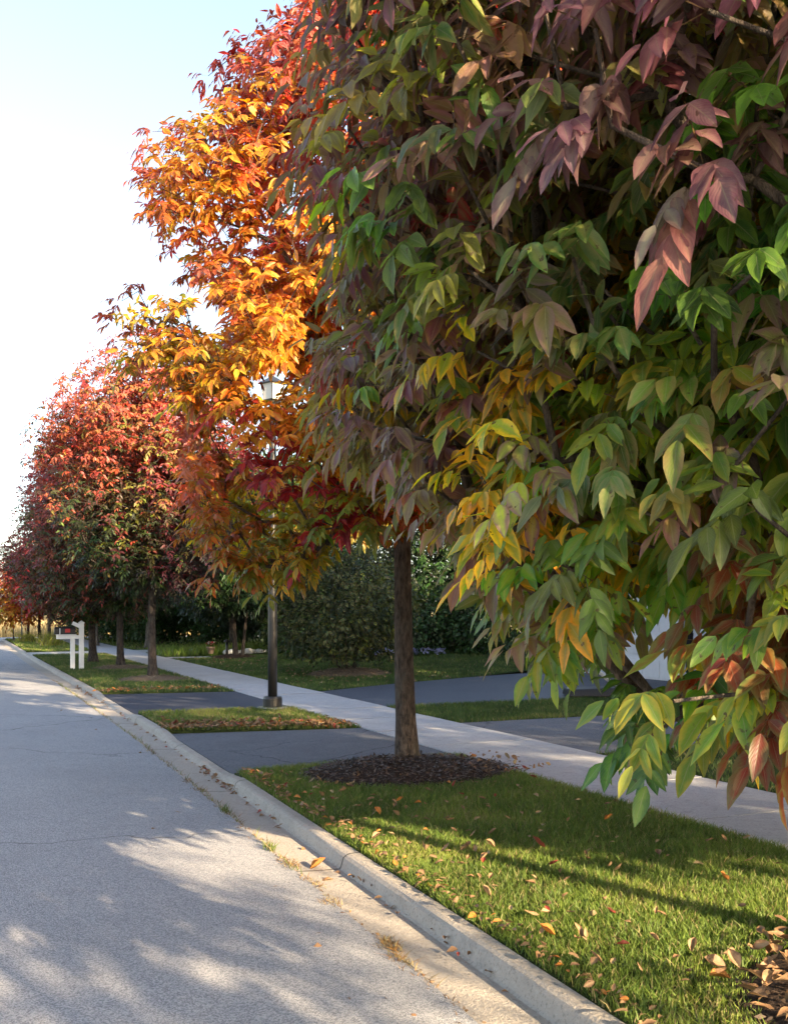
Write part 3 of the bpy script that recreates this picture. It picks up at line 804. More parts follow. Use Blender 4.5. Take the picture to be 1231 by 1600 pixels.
anchors = [(A1(x, y, d), a, b, q) for x, y, d, a, b, q in [
    (420, 120, 9.5, 'red', 'salmon', .55), (480, 60, 9.5, 'crimson', 'red', .55), (520, -80, 9.5, 'red', 'salmon', .6), (370, 150, 9.8, 'salmon', 'crimson', .5), (340, 190, 9.8, 'crimson', 'red', .4), (450, 190, 9.5, 'red', 'salmon', .55),
    (300, 215, 9.7, 'salmon', 'red', .42), (400, 230, 9.3, 'red', 'salmon', .42), (255, 300, 9.6, 'red', 'salmon', .35), (360, 330, 9.2, 'salmon', 'orange', .35), (240, 250, 9.8, 'salmon', 'red', .4), (320, 270, 9.3, 'orange', 'yellow', .4), (420, 290, 9, 'orange', 'yellow', .5), (270, 340, 9.5, 'red', 'salmon', .5), (430, 370, 9, 'red', 'salmon', .4), (330, 400, 9.2, 'rust', 'orange', .45),
    (470, 410, 8.8, 'red', 'salmon', .4), (400, 450, 9, 'orange', 'rust', .45), (520, 360, 8.8, 'orange', 'yellow', .5), (430, 530, 8.9, 'yellow', 'orange', .5), (480, 450, 8.9, 'red', 'salmon', .45),
    (190, 490, 9.6, 'rust', 'salmon', .4), (250, 540, 9.4, 'olive', 'rust', .4), (220, 590, 9.4, 'salmon', 'red', .35), (330, 580, 9, 'yg', 'yellow', .5), (390, 620, 9, 'yg', 'orange', .4), (490, 620, 8.8, 'orange', 'yellow', .5),
    (400, 730, 8.5, 'red', 'crimson', .26), (320, 680, 9, 'salmon', 'rust', .42), (300, 770, 9, 'salmon', 'orange', .4), (440, 680, 8.8, 'yellow', 'orange', .45), (390, 820, 8.8, 'orange', 'rust', .38), (500, 770, 8.6, 'red', 'rust', .26),
    (440, 860, 8.7, 'yellow', 'yg', .42), (430, 920, 8.8, 'yg', 'fresh', .45), (340, 860, 8.9, 'yg', 'orange', .42), (540, 850, 8.8, 'fresh', 'yg', .5), (600, 780, 8.8, 'orange', 'red', .4), (700, 800, 9.5, 'yg', 'orange', .6),
    (700, 550, 9, 'orange', 'yellow', .8), (750, 250, 9, 'red', 'orange', .8), (640, 50, 9, 'red', 'salmon', .8)]]
anchors += [(np.array((5.0, 10.8, 3.5)), 'yellow', 'yg', .9), (np.array((4.5, 10.8, 7.0)), 'red', 'orange', .9), (np.array((4.2, 9.6, 5.0)), 'yellow', 'orange', .9)]
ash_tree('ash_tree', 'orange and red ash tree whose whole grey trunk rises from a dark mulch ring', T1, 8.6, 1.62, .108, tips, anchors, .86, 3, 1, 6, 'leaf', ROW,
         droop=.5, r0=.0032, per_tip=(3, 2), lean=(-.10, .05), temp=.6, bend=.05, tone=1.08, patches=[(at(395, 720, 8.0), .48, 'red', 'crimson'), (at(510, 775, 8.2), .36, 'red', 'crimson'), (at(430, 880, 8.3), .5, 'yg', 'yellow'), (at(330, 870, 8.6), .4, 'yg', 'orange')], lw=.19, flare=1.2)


def lanes(P): return ~shafts(P, 1.4, .0)


def row_tree(x, y, h, rad, low, label, pal, seed, n=60000, dmin=.27, size=1.05, wood='bark_dark', r=.1, group=ROW, clear=None, lod=2, name='ash_tree', mat='leaf_far', pairs=2, temp=1.0, gap=.2, tone=.9, keep=None):
    rng = np.random.default_rng(seed)
    H = h - low
    prof = [(low, rad * .5), (low + H * .10, rad * .85), (low + H * .28, rad), (low + H * .5, rad * .97), (low + H * .72, rad * .86), (low + H * .9, rad * .58), (h, rad * .16)]
    tips = crown_tips(rng, (x, y, 0), prof, n, dmin, gap=gap, inner=.2, wob=.24, keep=keep)
    an = []
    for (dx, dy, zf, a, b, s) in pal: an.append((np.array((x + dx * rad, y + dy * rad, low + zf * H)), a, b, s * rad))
    return ash_tree(name, label, (x, y, .02), h * .92, clear or low * .9, r, tips, an, size, pairs, lod, seed, mat, group, droop=.55, r0=.0042, bark=wood, per_tip=(3, 2), temp=temp, lw=.21, sides=12, ksides=4, tone=tone)


# crown patches: dx, dy (parts of the radius), height fraction, colour, second colour, reach; dark lower patches paint in shade
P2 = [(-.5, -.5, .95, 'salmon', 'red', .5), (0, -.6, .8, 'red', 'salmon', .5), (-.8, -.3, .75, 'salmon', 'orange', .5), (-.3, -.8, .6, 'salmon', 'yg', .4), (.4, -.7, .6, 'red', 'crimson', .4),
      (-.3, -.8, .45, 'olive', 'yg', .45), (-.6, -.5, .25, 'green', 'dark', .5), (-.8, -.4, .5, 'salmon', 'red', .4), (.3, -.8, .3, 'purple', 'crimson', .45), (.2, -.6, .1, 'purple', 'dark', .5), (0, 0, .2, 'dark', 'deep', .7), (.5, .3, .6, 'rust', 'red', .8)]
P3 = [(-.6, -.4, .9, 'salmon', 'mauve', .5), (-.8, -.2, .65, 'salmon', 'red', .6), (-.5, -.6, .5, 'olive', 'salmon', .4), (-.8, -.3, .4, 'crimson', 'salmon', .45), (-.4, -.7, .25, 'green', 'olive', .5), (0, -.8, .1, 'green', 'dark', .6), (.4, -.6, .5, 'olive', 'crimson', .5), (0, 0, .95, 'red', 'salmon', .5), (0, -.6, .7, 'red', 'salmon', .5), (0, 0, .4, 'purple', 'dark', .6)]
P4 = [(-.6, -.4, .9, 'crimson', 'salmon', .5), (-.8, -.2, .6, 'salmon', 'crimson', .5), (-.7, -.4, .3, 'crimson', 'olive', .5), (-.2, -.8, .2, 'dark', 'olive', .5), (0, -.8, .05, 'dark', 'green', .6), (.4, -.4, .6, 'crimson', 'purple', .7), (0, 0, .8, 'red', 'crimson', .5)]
P5 = [(-.5, -.5, .9, 'red', 'salmon', .6), (-.6, -.5, .5, 'red', 'crimson', .6), (0, -.8, .3, 'crimson', 'red', .6), (.4, 0, .5, 'red', 'crimson', .8)]
P6 = [(-.5, -.6, .85, 'salmon', 'orange', .6), (-.4, -.6, .45, 'yg', 'yellow', .5), (0, -.8, .2, 'orange', 'yellow', .6), (.4, -.3, .4, 'orange', 'rust', .7)]
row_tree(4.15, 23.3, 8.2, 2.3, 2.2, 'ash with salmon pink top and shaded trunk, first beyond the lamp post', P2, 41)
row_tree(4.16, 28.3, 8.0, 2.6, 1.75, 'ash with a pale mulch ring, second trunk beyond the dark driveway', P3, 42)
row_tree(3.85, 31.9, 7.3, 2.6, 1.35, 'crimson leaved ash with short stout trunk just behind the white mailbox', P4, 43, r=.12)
row_tree(4.3, 53.4, 6.0, 1.9, 1.9, 'dark red ash on the far corner verge, rightmost of the thin far trunks', P5, 44, n=14000, dmin=.5, size=2.0, r=.10)
row_tree(4.1, 57.2, 5.6, 1.8, 1.7, 'red ash on the far corner verge, middle of the thin far trunks', P5, 45, n=14000, dmin=.5, size=2.0, r=.09)
row_tree(3.7, 60.0, 4.9, 1.8, 1.5, 'bright red ash at the street corner, leftmost of the thin far trunks', P5, 46, n=14000, dmin=.5, size=2.0, r=.08)
row_tree(2.7, 56.5, 3.9, 1.75, 1.05, 'small glowing orange tree in front of the straw coloured field', P6, 47, n=14000, dmin=.42, size=1.7, r=.035, name='ornamental_tree')

# the rest of the row behind the lens and yard trees added at the right for their shade on road and lawn
PB = [(0, -.5, .8, 'red', 'orange', .8), (-.5, 0, .5, 'orange', 'yellow', .8), (.5, 0, .3, 'yg', 'olive', .8)]
row_tree(3.9, -6.4, 6.4, 2.1, 1.7, 'ash of the street row standing behind the view point', PB, 51, n=9000, dmin=.5, size=1.35, r=.11, gap=.4, keep=lanes)
row_tree(4.1, -13.2, 7.0, 2.6, 1.8, 'ash of the street row second behind the view point', PB, 52, n=8000, dmin=.6, size=1.4, r=.11, gap=.4, keep=lanes)
row_tree(12.5, 1.6, 11.2, 3.3, 2.2, 'tall green maple added right of the near ash to shade the row', [(0, 0, .5, 'green', 'olive', 2)], 53, n=16000, dmin=.55, size=2.3, r=.17, name='added_shade_tree', group='trees added for shade')
row_tree(11.2, -8.2, 8.4, 2.1, 1.9, 'round tree added behind the view point to shade the sidewalk', [(0, 0, .5, 'green', 'olive', 2)], 55, n=14000, dmin=.5, size=2.0, r=.13, name='added_shade_tree', group='trees added for shade')
row_tree(15.4, 13.8, 9.5, 2.7, 2.2, 'tall green maple added between the two houses to shade the lawn', [(0, 0, .5, 'green', 'olive', 2)], 56, n=14000, dmin=.6, size=2.4, r=.16, name='added_shade_tree', group='trees added for shade')
row_tree(12.6, 7.6, 11.0, 3.0, 2.2, 'tall green maple added beside the worn driveway to shade the row', [(0, 0, .5, 'green', 'olive', 2)], 54, n=16000, dmin=.55, size=2.3, r=.17, name='added_shade_tree', group='trees added for shade')

# ------------------------------------------------------------------ woods and shrubs behind the lawn
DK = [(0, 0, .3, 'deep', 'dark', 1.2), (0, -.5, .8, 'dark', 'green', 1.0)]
DY = [(0, 0, .3, 'dark', 'green', 1.0), (-.5, -.5, .6, 'green', 'yg', .6), (0, -.6, .8, 'green', 'fresh', .8)]
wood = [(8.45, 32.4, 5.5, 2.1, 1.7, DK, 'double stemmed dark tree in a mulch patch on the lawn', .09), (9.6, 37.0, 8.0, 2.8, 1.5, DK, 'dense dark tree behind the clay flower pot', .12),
        (7.6, 44.0, 7.5, 2.4, 1.6, DY, 'green tree past the front walk with grey trunk', .10), (8.5, 49.5, 8.0, 2.7, 1.2, DK, 'dark tree at the back of the far lawn', .12),
        (7.0, 55.0, 7.0, 2.4, 1.2, DY, 'leafy tree near the far corner, behind the thin trunks', .10), (12.2, 41.0, 8.5, 3.2, .8, DK, 'broad black green tree behind the long grass bank', .14),
        (12.6, 35.5, 8.0, 3.0, .5, DK, 'dense dark evergreen beside the end of the front walk', .13), (12.8, 48.0, 9.0, 3.3, .6, DK, 'tall dark tree deep in the wood', .14),
        (11.0, 55.5, 8.0, 3.0, .8, DK, 'dark tree at the wood edge by the far street', .12), (15.6, 30.5, 7.5, 2.8, .4, DK, 'tall dark evergreen behind the rounded lawn shrub', .13),
        (5.9, 47.3, 5.6, 1.6, 1.5, DY, 'slim tree close to the far sidewalk', .07)]
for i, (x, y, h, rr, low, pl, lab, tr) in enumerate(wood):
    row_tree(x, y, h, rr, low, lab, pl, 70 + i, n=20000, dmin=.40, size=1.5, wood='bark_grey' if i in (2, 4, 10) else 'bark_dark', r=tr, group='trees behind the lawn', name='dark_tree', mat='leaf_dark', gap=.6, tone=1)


def second_stem():
    o = [q for q in bpy.data.objects if q.get('label', '').startswith('double stemmed')][0]
    rng = np.random.default_rng(5); pts, rad = make_trunk((.22, -.10, 0), 4.2, .065, rng, lean=(.35, -.1)); trunk_mesh(pts, rad, 10, 'trunk', M['bark_dark'], o, rng)


second_stem()


def shrub(name, label, x, y, h, rad, low, pal, seed, n=14000, dmin=.2, size=1.0, cat='shrub', group=None, z=0, stems=5, mat='leaf_dark'):
    rng = np.random.default_rng(seed); H = h - low
    root = empty(name, (x, y, z), label=label, cat=cat, group=group)
    prof = [(low, rad * .72), (low + H * .2, rad * .95), (low + H * .45, rad), (low + H * .75, rad * .8), (h, rad * .15)]
    tips = crown_tips(rng, (0, 0, 0), prof, n, dmin, gap=.5, inner=.2, wob=.12, shell=.6)
    st = MB()
    for k in range(stems):
        a = 2 * math.pi * k / stems + .5; e = (math.cos(a) * rad * .5, math.sin(a) * rad * .5, low + H * .5)
        st.bar((math.cos(a) * .1, math.sin(a) * .1, -.05), (e[0] * .45, e[1] * .45, low + .1), .035, 7, .026); st.bar((e[0] * .45, e[1] * .45, low + .1), e, .026, 7, .01)
    st.build('stems', M['bark_dark'], root, True)
    an = [(np.array((a * rad, b * rad, low + zf * H)), c1, c2, s * rad) for (a, b, zf, c1, c2, s) in pal]
    c, c2 = mixture(rng, tips, an, 1.2)
    m = len(tips); LV = Leaves(); up = np.array((0, 0, 1.0)); o = unit(tips - np.array((0, 0, low + H * .35)))
    for k in range(9):
        b = tips + rng.normal(0, dmin * .42, (m, 3)); d = unit(o * .6 + rng.normal(0, .6, (m, 3)) - up * .25)
        nr = o * .7 + up * .5 + rng.normal(0, .35, (m, 3)); nr = unit(nr - d * (nr * d).sum(-1, keepdims=True))
        L = .085 * size * rng.uniform(.7, 1.3, m)
        j = rng.lognormal(0, .22, (m, 1)); LV.add(b, d, nr, L, L * .3, rng.uniform(0, .2, m), rng.uniform(.1, .4, m), 2, c * j, c2 * j)
    LV.build('foliage', M[mat], root)
    return root


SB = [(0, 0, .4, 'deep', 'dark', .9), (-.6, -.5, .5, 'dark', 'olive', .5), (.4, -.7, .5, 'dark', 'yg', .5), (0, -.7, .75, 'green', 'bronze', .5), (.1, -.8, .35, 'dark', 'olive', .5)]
shrub('rounded_shrub', 'large rounded green and yellow flecked shrub over a tan mulch mound', 8.85, 23.0, 3.3, 1.75, .42, SB, 91, size=1.35, dmin=.2, z=.05)
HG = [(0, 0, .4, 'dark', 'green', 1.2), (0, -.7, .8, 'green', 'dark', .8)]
WOODS = [(6.9, 60.0, 3.2, 1.7, 'dark thicket shrub nearest the far street corner'), (8.6, 57.0, 3.2, 1.8, 'dark thicket shrub behind the far corner trees'), (7.5, 51.5, 2.6, 1.5, 'dark thicket shrub by the far sidewalk'),
         (9.6, 53.5, 3.4, 1.8, 'dark thicket shrub deep in the far wood'), (8.6, 46.8, 2.8, 1.5, 'dark thicket shrub under the slim far tree'), (10.9, 47.5, 3.2, 1.8, 'dark thicket shrub at the middle of the wood edge'),
         (11.0, 44.0, 3.0, 1.7, 'dark thicket shrub beside the concrete driveway'), (13.5, 44.5, 3.4, 1.8, 'dark thicket shrub at the end of the concrete driveway')]
for i, (x, y, h, rr, lab) in enumerate([(12.9, 27.6, 2.3, 1.25, 'low dark green shrub behind the blue flowers'), (14.9, 26.7, 2.9, 1.4, 'dark hedge shrub right of the blue flower bed'),
                                        (13.0, 30.6, 3.0, 1.5, 'dark hedge shrub left of the blue flower bed'), (10.9, 33.2, 2.6, 1.3, 'black green shrub at the right of the clay pot'),
                                        (10.0, 29.3, 1.2, .8, 'low spreading shrub on the lawn behind the lamp post')] + WOODS):
    shrub('hedge_shrub', lab, x, y, h, rr, .12, HG, 100 + i, n=7000, dmin=.26, size=1.7, group='dark shrubs in front of the house', z=.12)
for i, (px, py, w) in enumerate([(0, 0, 0)] * 0): pass


def flowers():
    rng = np.random.default_rng(8); root = empty('flower_bed', (12.2, 26.9, .15), label='low bed of pale blue violet flowers at the edge of the lawn', cat='flowers')
    P = rng.uniform((-1.2, -.35), (1.2, .35), (900, 2)); blades('foliage', P, .26, .012, (.05, .09, .03), (.08, .12, .05), rng, M['blade'], .6, 0, parent=root)
    m = 420; B = np.column_stack([rng.uniform((-1.2, -.4), (1.2, .35), (m, 2)), rng.uniform(.16, .34, m)]); LV = Leaves()
    for k in range(4):
        d = unit(rng.normal(0, 1, (m, 3)) + np.array((0, 0, .3))); nr = unit(np.cross(d, rng.normal(0, 1, (m, 3)))); L = rng.uniform(.03, .06, m)
        c = np.array((.38, .40, .66)) * rng.uniform(.7, 1.2, (m, 1)); LV.add(B, d, nr, L, L * .5, np.zeros(m), np.zeros(m), 3, c, c)
    LV.build('blossom', M['leaf_dark'], root)


flowers()


def clump(x, y, h, label, seed, n=260):
    rng = np.random.default_rng(seed); P = rng.normal(0, .22, (n, 2))
    o = blades('daylily_clump', P, h, .014, (.20, .25, .03), (.36, .34, .05), rng, M['blade'], 1.1, .15); o.location = (x, y, 0)
    tag(o, label, 'plant', 'yellow green clumps on the far verge')


clump(4.1, 51.5, .55, 'arching yellow green clump nearest on the far verge', 1, 340)
clump(3.3, 55.0, .45, 'yellow green clump at the foot of the middle far trunk', 2)
clump(3.9, 47.8, .4, 'small yellow green clump on the grass past the concrete driveway', 3, 160)


# ------------------------------------------------------------------ mulch rings
def mulch(x, y, a, b, h, label, mat, chips, colA, colB, seed, zb=0.0):
    rng = np.random.default_rng(seed); n = 40; rings = 12; V = []; F = []
    zf = lambda r, t: zb + h * (1 - r ** 2.2) + .025 * nz((x + a * r * math.cos(t) * 5, y + b * r * math.sin(t) * 5, 2)) * (1.05 - r) - (.02 if r > .99 else 0)
    for i in range(rings + 1):
        r = i / rings
        for k in range(n):
            t = 2 * math.pi * k / n; w = 1 + .10 * nz((math.cos(t) * 2 + x, math.sin(t) * 2 + y, 5))
            V.append((a * r * w * math.cos(t), b * r * w * math.sin(t), zf(r, t)))
    for i in range(rings):
        F += [(i * n + k, i * n + (k + 1) % n, (i + 1) * n + (k + 1) % n, (i + 1) * n + k)[::-1] for k in range(n)]
    root = mk('mulch_ring', V, [np.array(F)], mat, None, True); root.location = (x, y, 0); tag(root, label, 'mulch')
    if chips:
        t = rng.uniform(0, 2 * np.pi, chips); r = np.sqrt(rng.uniform(0, 1.0, chips)) * (1 + .22 * rng.uniform(0, 1, chips) ** 4); px = a * r * np.cos(t); py = b * r * np.sin(t)
        Z = zb + h * np.clip(1 - r ** 2.2, 0, 1) + rng.uniform(.0, .022, chips)
        B = np.column_stack([px, py, Z]); d = unit(np.column_stack([rng.normal(0, 1, (chips, 2)), rng.normal(0, .35, chips)])); nr = unit(rng.normal(0, .5, (chips, 3)) + np.array((0, 0, 1.0)))
        nr = unit(nr - d * (nr * d).sum(-1, keepdims=True)); L = rng.uniform(.02, .07, chips); LV = Leaves()
        k = rng.uniform(0, 1, (chips, 1)); c = np.array(colA) * (1 - k) + np.array(colB) * k
        LV.add(B, d, nr, L, L * rng.uniform(.08, .22, chips), np.zeros(chips), np.zeros(chips), 3, c, c)
        o = LV.build('bark_chips', M['chip'], root); o['kind'] = 'stuff'
    return root


mulch(*MULCH[0], .13, 'dark bark mulch mound round the trunk of the orange ash', M['mulch'], 5200, (.03, .02, .016), (.12, .08, .06), 1)
mulch(*MULCH[1], .10, 'mulch patch covered in dry leaves at the lower right corner', M['mulch'], 1800, (.03, .02, .016), (.10, .07, .05), 2)
mulch(*MULCH[2], .10, 'weathered grey mulch ring under the salmon topped ash', M['mulch_pale'], 900, (.10, .08, .06), (.24, .19, .14), 3)
mulch(*MULCH[3], .10, 'weathered tan mulch ring under the second ash past the dark driveway', M['mulch_pale'], 900, (.12, .09, .065), (.28, .21, .15), 4)
mulch(*MULCH[4], .16, 'tan mulch mound under the rounded shrub', M['mulch_pale'], 1300, (.12, .09, .065), (.30, .23, .16), 5, .03)
mulch(*MULCH[5], .12, 'brown mulch patch round the double stemmed tree', M['mulch'], 400, (.05, .035, .028), (.14, .09, .065), 6, .05)

# ------------------------------------------------------------------ fallen leaves
DRY = {'tan': ((.32, .20, .105), (.22, .12, .06)), 'pale': ((.38, .28, .15), (.30, .20, .10)), 'brown': ((.20, .11, .06), (.28, .16, .08)), 'red': ((.34, .05, .03), (.25, .05, .04)), 'orange': ((.55, .22, .04), (.42, .14, .03))}


def leaf_mesh(kind, seed):
    rng = np.random.default_rng(seed); LV = Leaves(); c, c2 = [np.array([q]) for q in DRY[kind]]
    L = np.array([rng.uniform(.065, .085)])
    LV.add(np.array([[-L[0] / 2, 0, .0]]), np.array([[1.0, 0, .02]]), np.array([[0, 0, 1.0]]), L, L * rng.uniform(.23, .32), np.array([rng.uniform(-.75, .1)]), np.array([rng.uniform(.5, 1.5)]), 0, c, c2)
    o = LV.build('fallen_leaf', M['leaf_dry']); return o


LBL = {'tan': 'dry tan leaf lying on the near verge lawn', 'pale': 'pale straw coloured leaf lying on the near verge lawn', 'brown': 'curled brown leaf lying on the near verge lawn',
       'red': 'red leaf lying on the near verge lawn', 'orange': 'small orange leaf lying on the near verge lawn'}


def scatter():
    rng = random.Random(12); protos = {k: [leaf_mesh(k, 10 * i + j) for j in range(3)] for i, k in enumerate(DRY)}
    used = {}; n = 0
    def put(kind, x, y, z, label, group, sc=1.0, tilt=.35):
        j = rng.randrange(3); o = protos[kind][j]
        if (kind, j) in used: o = o.copy(); COL.objects.link(o)
        used[(kind, j)] = 1
        o.location = (x, y, z); o.rotation_euler = (rng.uniform(-tilt, tilt), rng.uniform(-tilt, tilt), rng.uniform(0, 6.28)); o.scale = (sc,) * 3
        tag(o, label, 'leaf', group)
    while n < 225:
        y = rng.uniform(2.9, 9.3); x = rng.uniform(2.5, 5.0) if rng.random() < .6 else 2.5 + abs(rng.gauss(0, .45))
        if x > 5: continue
        if any(((x - a) / c) ** 2 + ((y - b) / d) ** 2 < 1 for a, b, c, d in MULCH[:2]): continue
        k = rng.choices(list(DRY), (6, 5, 4, 1, .8))[0]
        put(k, x, y, .048 + rng.uniform(0, .014), LBL[k], 'fallen leaves on the near verge lawn', rng.uniform(.5, .95)); n += 1
    p = at(840, 1337, 6.5); put('red', p[0], p[1], .06, 'large dark red leaf alone in the middle of the verge lawn', None, 1.5)
    p = at(1125, 1555, 4.15); put('orange', p[0], p[1], .07, 'bright orange leaf beside the dry mulch patch', None, 1.1)
    put('orange', 2.16, 6.15, -.085, 'rusty orange leaf lying in the gutter', None, 1.3, .1)
    put('tan', 2.12, 5.85, -.085, 'tan leaf lying in the gutter near the rusty one', None, 1.2, .1)
    for (px, py, k) in [(1015, 1325, 'red'), (1080, 1225, 'pale')]: pass
    for k in protos:
        for j, o in enumerate(protos[k]):
            if (k, j) not in used: bpy.data.objects.remove(o)


scatter()


def litter(name, label, pts, z, seed, size=.07, kinds=('tan', 'brown', 'orange', 'pale', 'red'), wts=(4, 5, 2, 2, 1), lod=1, lift=.03):
    rng = np.random.default_rng(seed); n = len(pts); LV = Leaves()
    w = np.array(wts, float); k = rng.choice(len(kinds), n, p=w / w.sum())
    c = np.array([DRY[q][0] for q in kinds])[k] * rng.lognormal(0, .2, (n, 1)); c2 = np.array([DRY[q][1] for q in kinds])[k]
    B = np.column_stack([pts, z + rng.uniform(.0, lift, n)]); d = unit(np.column_stack([rng.normal(0, 1, (n, 2)), rng.normal(0, .3, n)])); nr = unit(rng.normal(0, .4, (n, 3)) + np.array((0, 0, 1.0))); nr = unit(nr - d * (nr * d).sum(-1, keepdims=True))
    L = size * rng.uniform(.6, 1.25, n); LV.add(B, d, nr, L, L * rng.uniform(.2, .36, n), rng.uniform(-.3, .2, n), rng.uniform(.2, .9, n), lod, c, c2)
    return tag(LV.build(name, M['leaf_dry']), label, 'leaves', kind='stuff')


rl = np.random.default_rng(77)
n = 900; x = rl.uniform(2.55, 5.0, n); e = np.interp(x, [2.485, 4.2, 5.055], [13.35, 12.85, 12.6]); y = e + np.abs(rl.normal(0, .42, n)) + .02
ok = y < 15.6; litter('leaf_litter', 'drift of brown and orange fallen leaves along the worn driveway edge', np.column_stack([x, y])[ok], .03, 1, .075)
n = 520; t = rl.uniform(0, 6.28, n); r = np.sqrt(rl.uniform(0, 1, n)); litter('leaf_litter', 'curled mauve brown leaves heaped on the near mulch patch', np.column_stack([3.85 + 1.16 * r * np.cos(t), 2.66 + .96 * r * np.sin(t)]), .09, 2, .085, ('brown', 'tan', 'red'), (8, 3, .3), 0, .05)
n = 260; litter('leaf_litter', 'small leaves caught along the edge of the second driveway mouth', np.column_stack([rl.uniform(2.5, 5.0, n), 20.1 - .35 * rl.uniform(0, 1, n) + rl.normal(0, .12, n) + .35]), .02, 3, .08)
n = 300; litter('leaf_litter', 'scattered pale leaves across the shaded lawns beyond the walk', np.column_stack([rl.uniform(6.6, 11, n), rl.uniform(19.9, 32, n)]), .06, 4, .09, ('tan', 'pale', 'brown'), (3, 2, 2))
n = 240; litter('leaf_litter', 'crumbs of leaf lying against the kerb top beside the lawn', np.column_stack([2.46 + kdx(np.linspace(3, 9.5, n)) + np.abs(rl.normal(0, .06, n)), np.linspace(3, 9.5, n)]), .035, 5, .05, ('tan', 'brown', 'orange'), (3, 3, 1))
n = 60; litter('leaf_litter', 'few brown leaves on the far side of the orange ash mulch', np.column_stack([4.2 + rl.uniform(.3, 1.2, n), 8.9 + rl.uniform(-.7, .6, n)]), .06, 6, .07)


def gutter_weeds():
    rng = np.random.default_rng(15); pts = []; 
    for (yc, sd, n, xo) in [(6.05, .22, 170, 2.07), (5.35, .12, 60, 2.07), (4.55, .28, 260, 2.07), (3.95, .10, 50, 2.06), (7.6, .3, 50, 2.07), (8.6, .5, 80, 2.06), (10.0, .5, 90, 2.06), (12.2, .8, 90, 2.06)]:
        k = rng.integers(0, 7, n); cy = rng.normal(yc, sd, 7); cx = rng.normal(xo, .015, 7); pts.append(np.column_stack([cx[k] + rng.normal(0, .02, n), cy[k] + rng.normal(0, .045, n)]))
    P = np.concatenate(pts); P[:, 0] += -.065 + kdx(P[:, 1]); c1, c2 = (.13, .07, .03), (.30, .16, .05)
    tag(blades('dry_weeds', P, .034, .0026, c1, c2, rng, M['straw'], 2.2, .25, z=-.084), 'dry rusty weeds growing along the joint of road and gutter', 'weeds', kind='stuff')
    P = np.concatenate([np.column_stack([rng.normal(2.07, .02, 60), rng.normal(yc, .06, 60)]) for yc in (8.15, 6.75)] + [np.column_stack([rng.normal(2.07, .012, 300), rng.uniform(6, 24, 300)])]); P[:, 0] += -.065 + kdx(P[:, 1])
    tag(blades('green_weeds', P, .07, .003, (.07, .12, .02), (.14, .17, .04), rng, M['blade'], .9, .2, z=-.084), 'green weeds sprouting from the gutter joint', 'weeds', kind='stuff')
    n = 700; x = 2.06 + np.abs(rng.normal(0, .018, n)); y = rng.uniform(3, 26, n)
    litter('gutter_debris', 'dark crumbs of leaf and grit in the gutter joint', np.column_stack([x - .06 + kdx(y), y]), -.083, 9, .028, ('brown', 'tan'), (5, 1), 3, .004)
    n = 240; x = np.concatenate([rng.normal(2.30, .02, 140), rng.normal(2.33, .06, 100)]); y = np.concatenate([rng.uniform(3, 22, 140), rng.choice([9.3, 10.1, 22.5, 20.8], 100) + rng.normal(0, .22, 100)])
    litter('gutter_debris', 'brown leaf scraps gathered at the foot of the kerb', np.column_stack([np.minimum(x, 2.32) - .02 + kdx(y), y]), -.086, 10, .05, ('brown', 'red', 'tan'), (5, 1, 2), 1, .03)
    n = 130; litter('road_litter', 'twigs and dark scraps scattered over the road', np.column_stack([rng.uniform(-.5, 2.0, n), 3.4 + 14 * rng.uniform(0, 1, n) ** 1.5]), -.066, 11, .045, ('brown',), (1,), 3, .004)


gutter_weeds()


# ------------------------------------------------------------------ lamp post
def lamp():
    x, y = 4.71, 15.64
    root = empty('street_lamp', (x, y, 0), .45, label='tall black lamp post with four sided lantern on the leafy verge', cat='street lamp')
    MB().ring([(0, 0, -.05, .25), (0, 0, .025, .25), (0, 0, .035, .235)], 20).build('footing', M['pad'], root, False)
    MB().ring([(0, 0, .036, .158), (0, 0, .17, .158), (0, 0, .205, .145), (0, 0, .21, .10)], 20).build('base_collar', M['black'], root, False, .006)
    MB().ring([(0, 0, .20, .077), (0, 0, 1.2, .075), (0, 0, 4.2, .060), (0, 0, 4.86, .055)], 20).build('post', M['black'], root, True)
    MB().ring([(0, 0, 4.80, .07), (0, 0, 4.84, .078), (0, 0, 4.88, .06), (0, 0, 4.95, .05), (0, 0, 5.0, .075), (0, 0, 5.04, .12)], 16).build('lamp_neck', M['black'], root, True)
    s2 = math.sqrt(2)
    lan = MB().ring([(0, 0, 5.04, .105 * s2), (0, 0, 5.055, .11 * s2)], 4, True, math.pi / 4).build('lantern_tray', M['black'], root)
    MB().ring([(0, 0, 5.056, .096 * s2), (0, 0, 5.31, .132 * s2)], 4, True, math.pi / 4).build('lamp_glass', M['frost'], root)
    fr = MB()
    for k in range(4):
        a = math.pi / 4 + k * math.pi / 2
        fr.bar((.098 * s2 * math.cos(a), .098 * s2 * math.sin(a), 5.05), (.135 * s2 * math.cos(a), .135 * s2 * math.sin(a), 5.315), .010, 6)
    fr.build('lantern_frame', M['black'], root)
    MB().ring([(0, 0, 5.312, .172 * s2), (0, 0, 5.325, .172 * s2), (0, 0, 5.40, .075 * s2), (0, 0, 5.43, .035 * s2)], 4, True, math.pi / 4).build('lamp_roof', M['black'], root)
    MB().ring([(0, 0, 5.425, .022), (0, 0, 5.45, .03), (0, 0, 5.475, .018), (0, 0, 5.50, .004)], 10).build('finial', M['black'], root, True)


lamp()


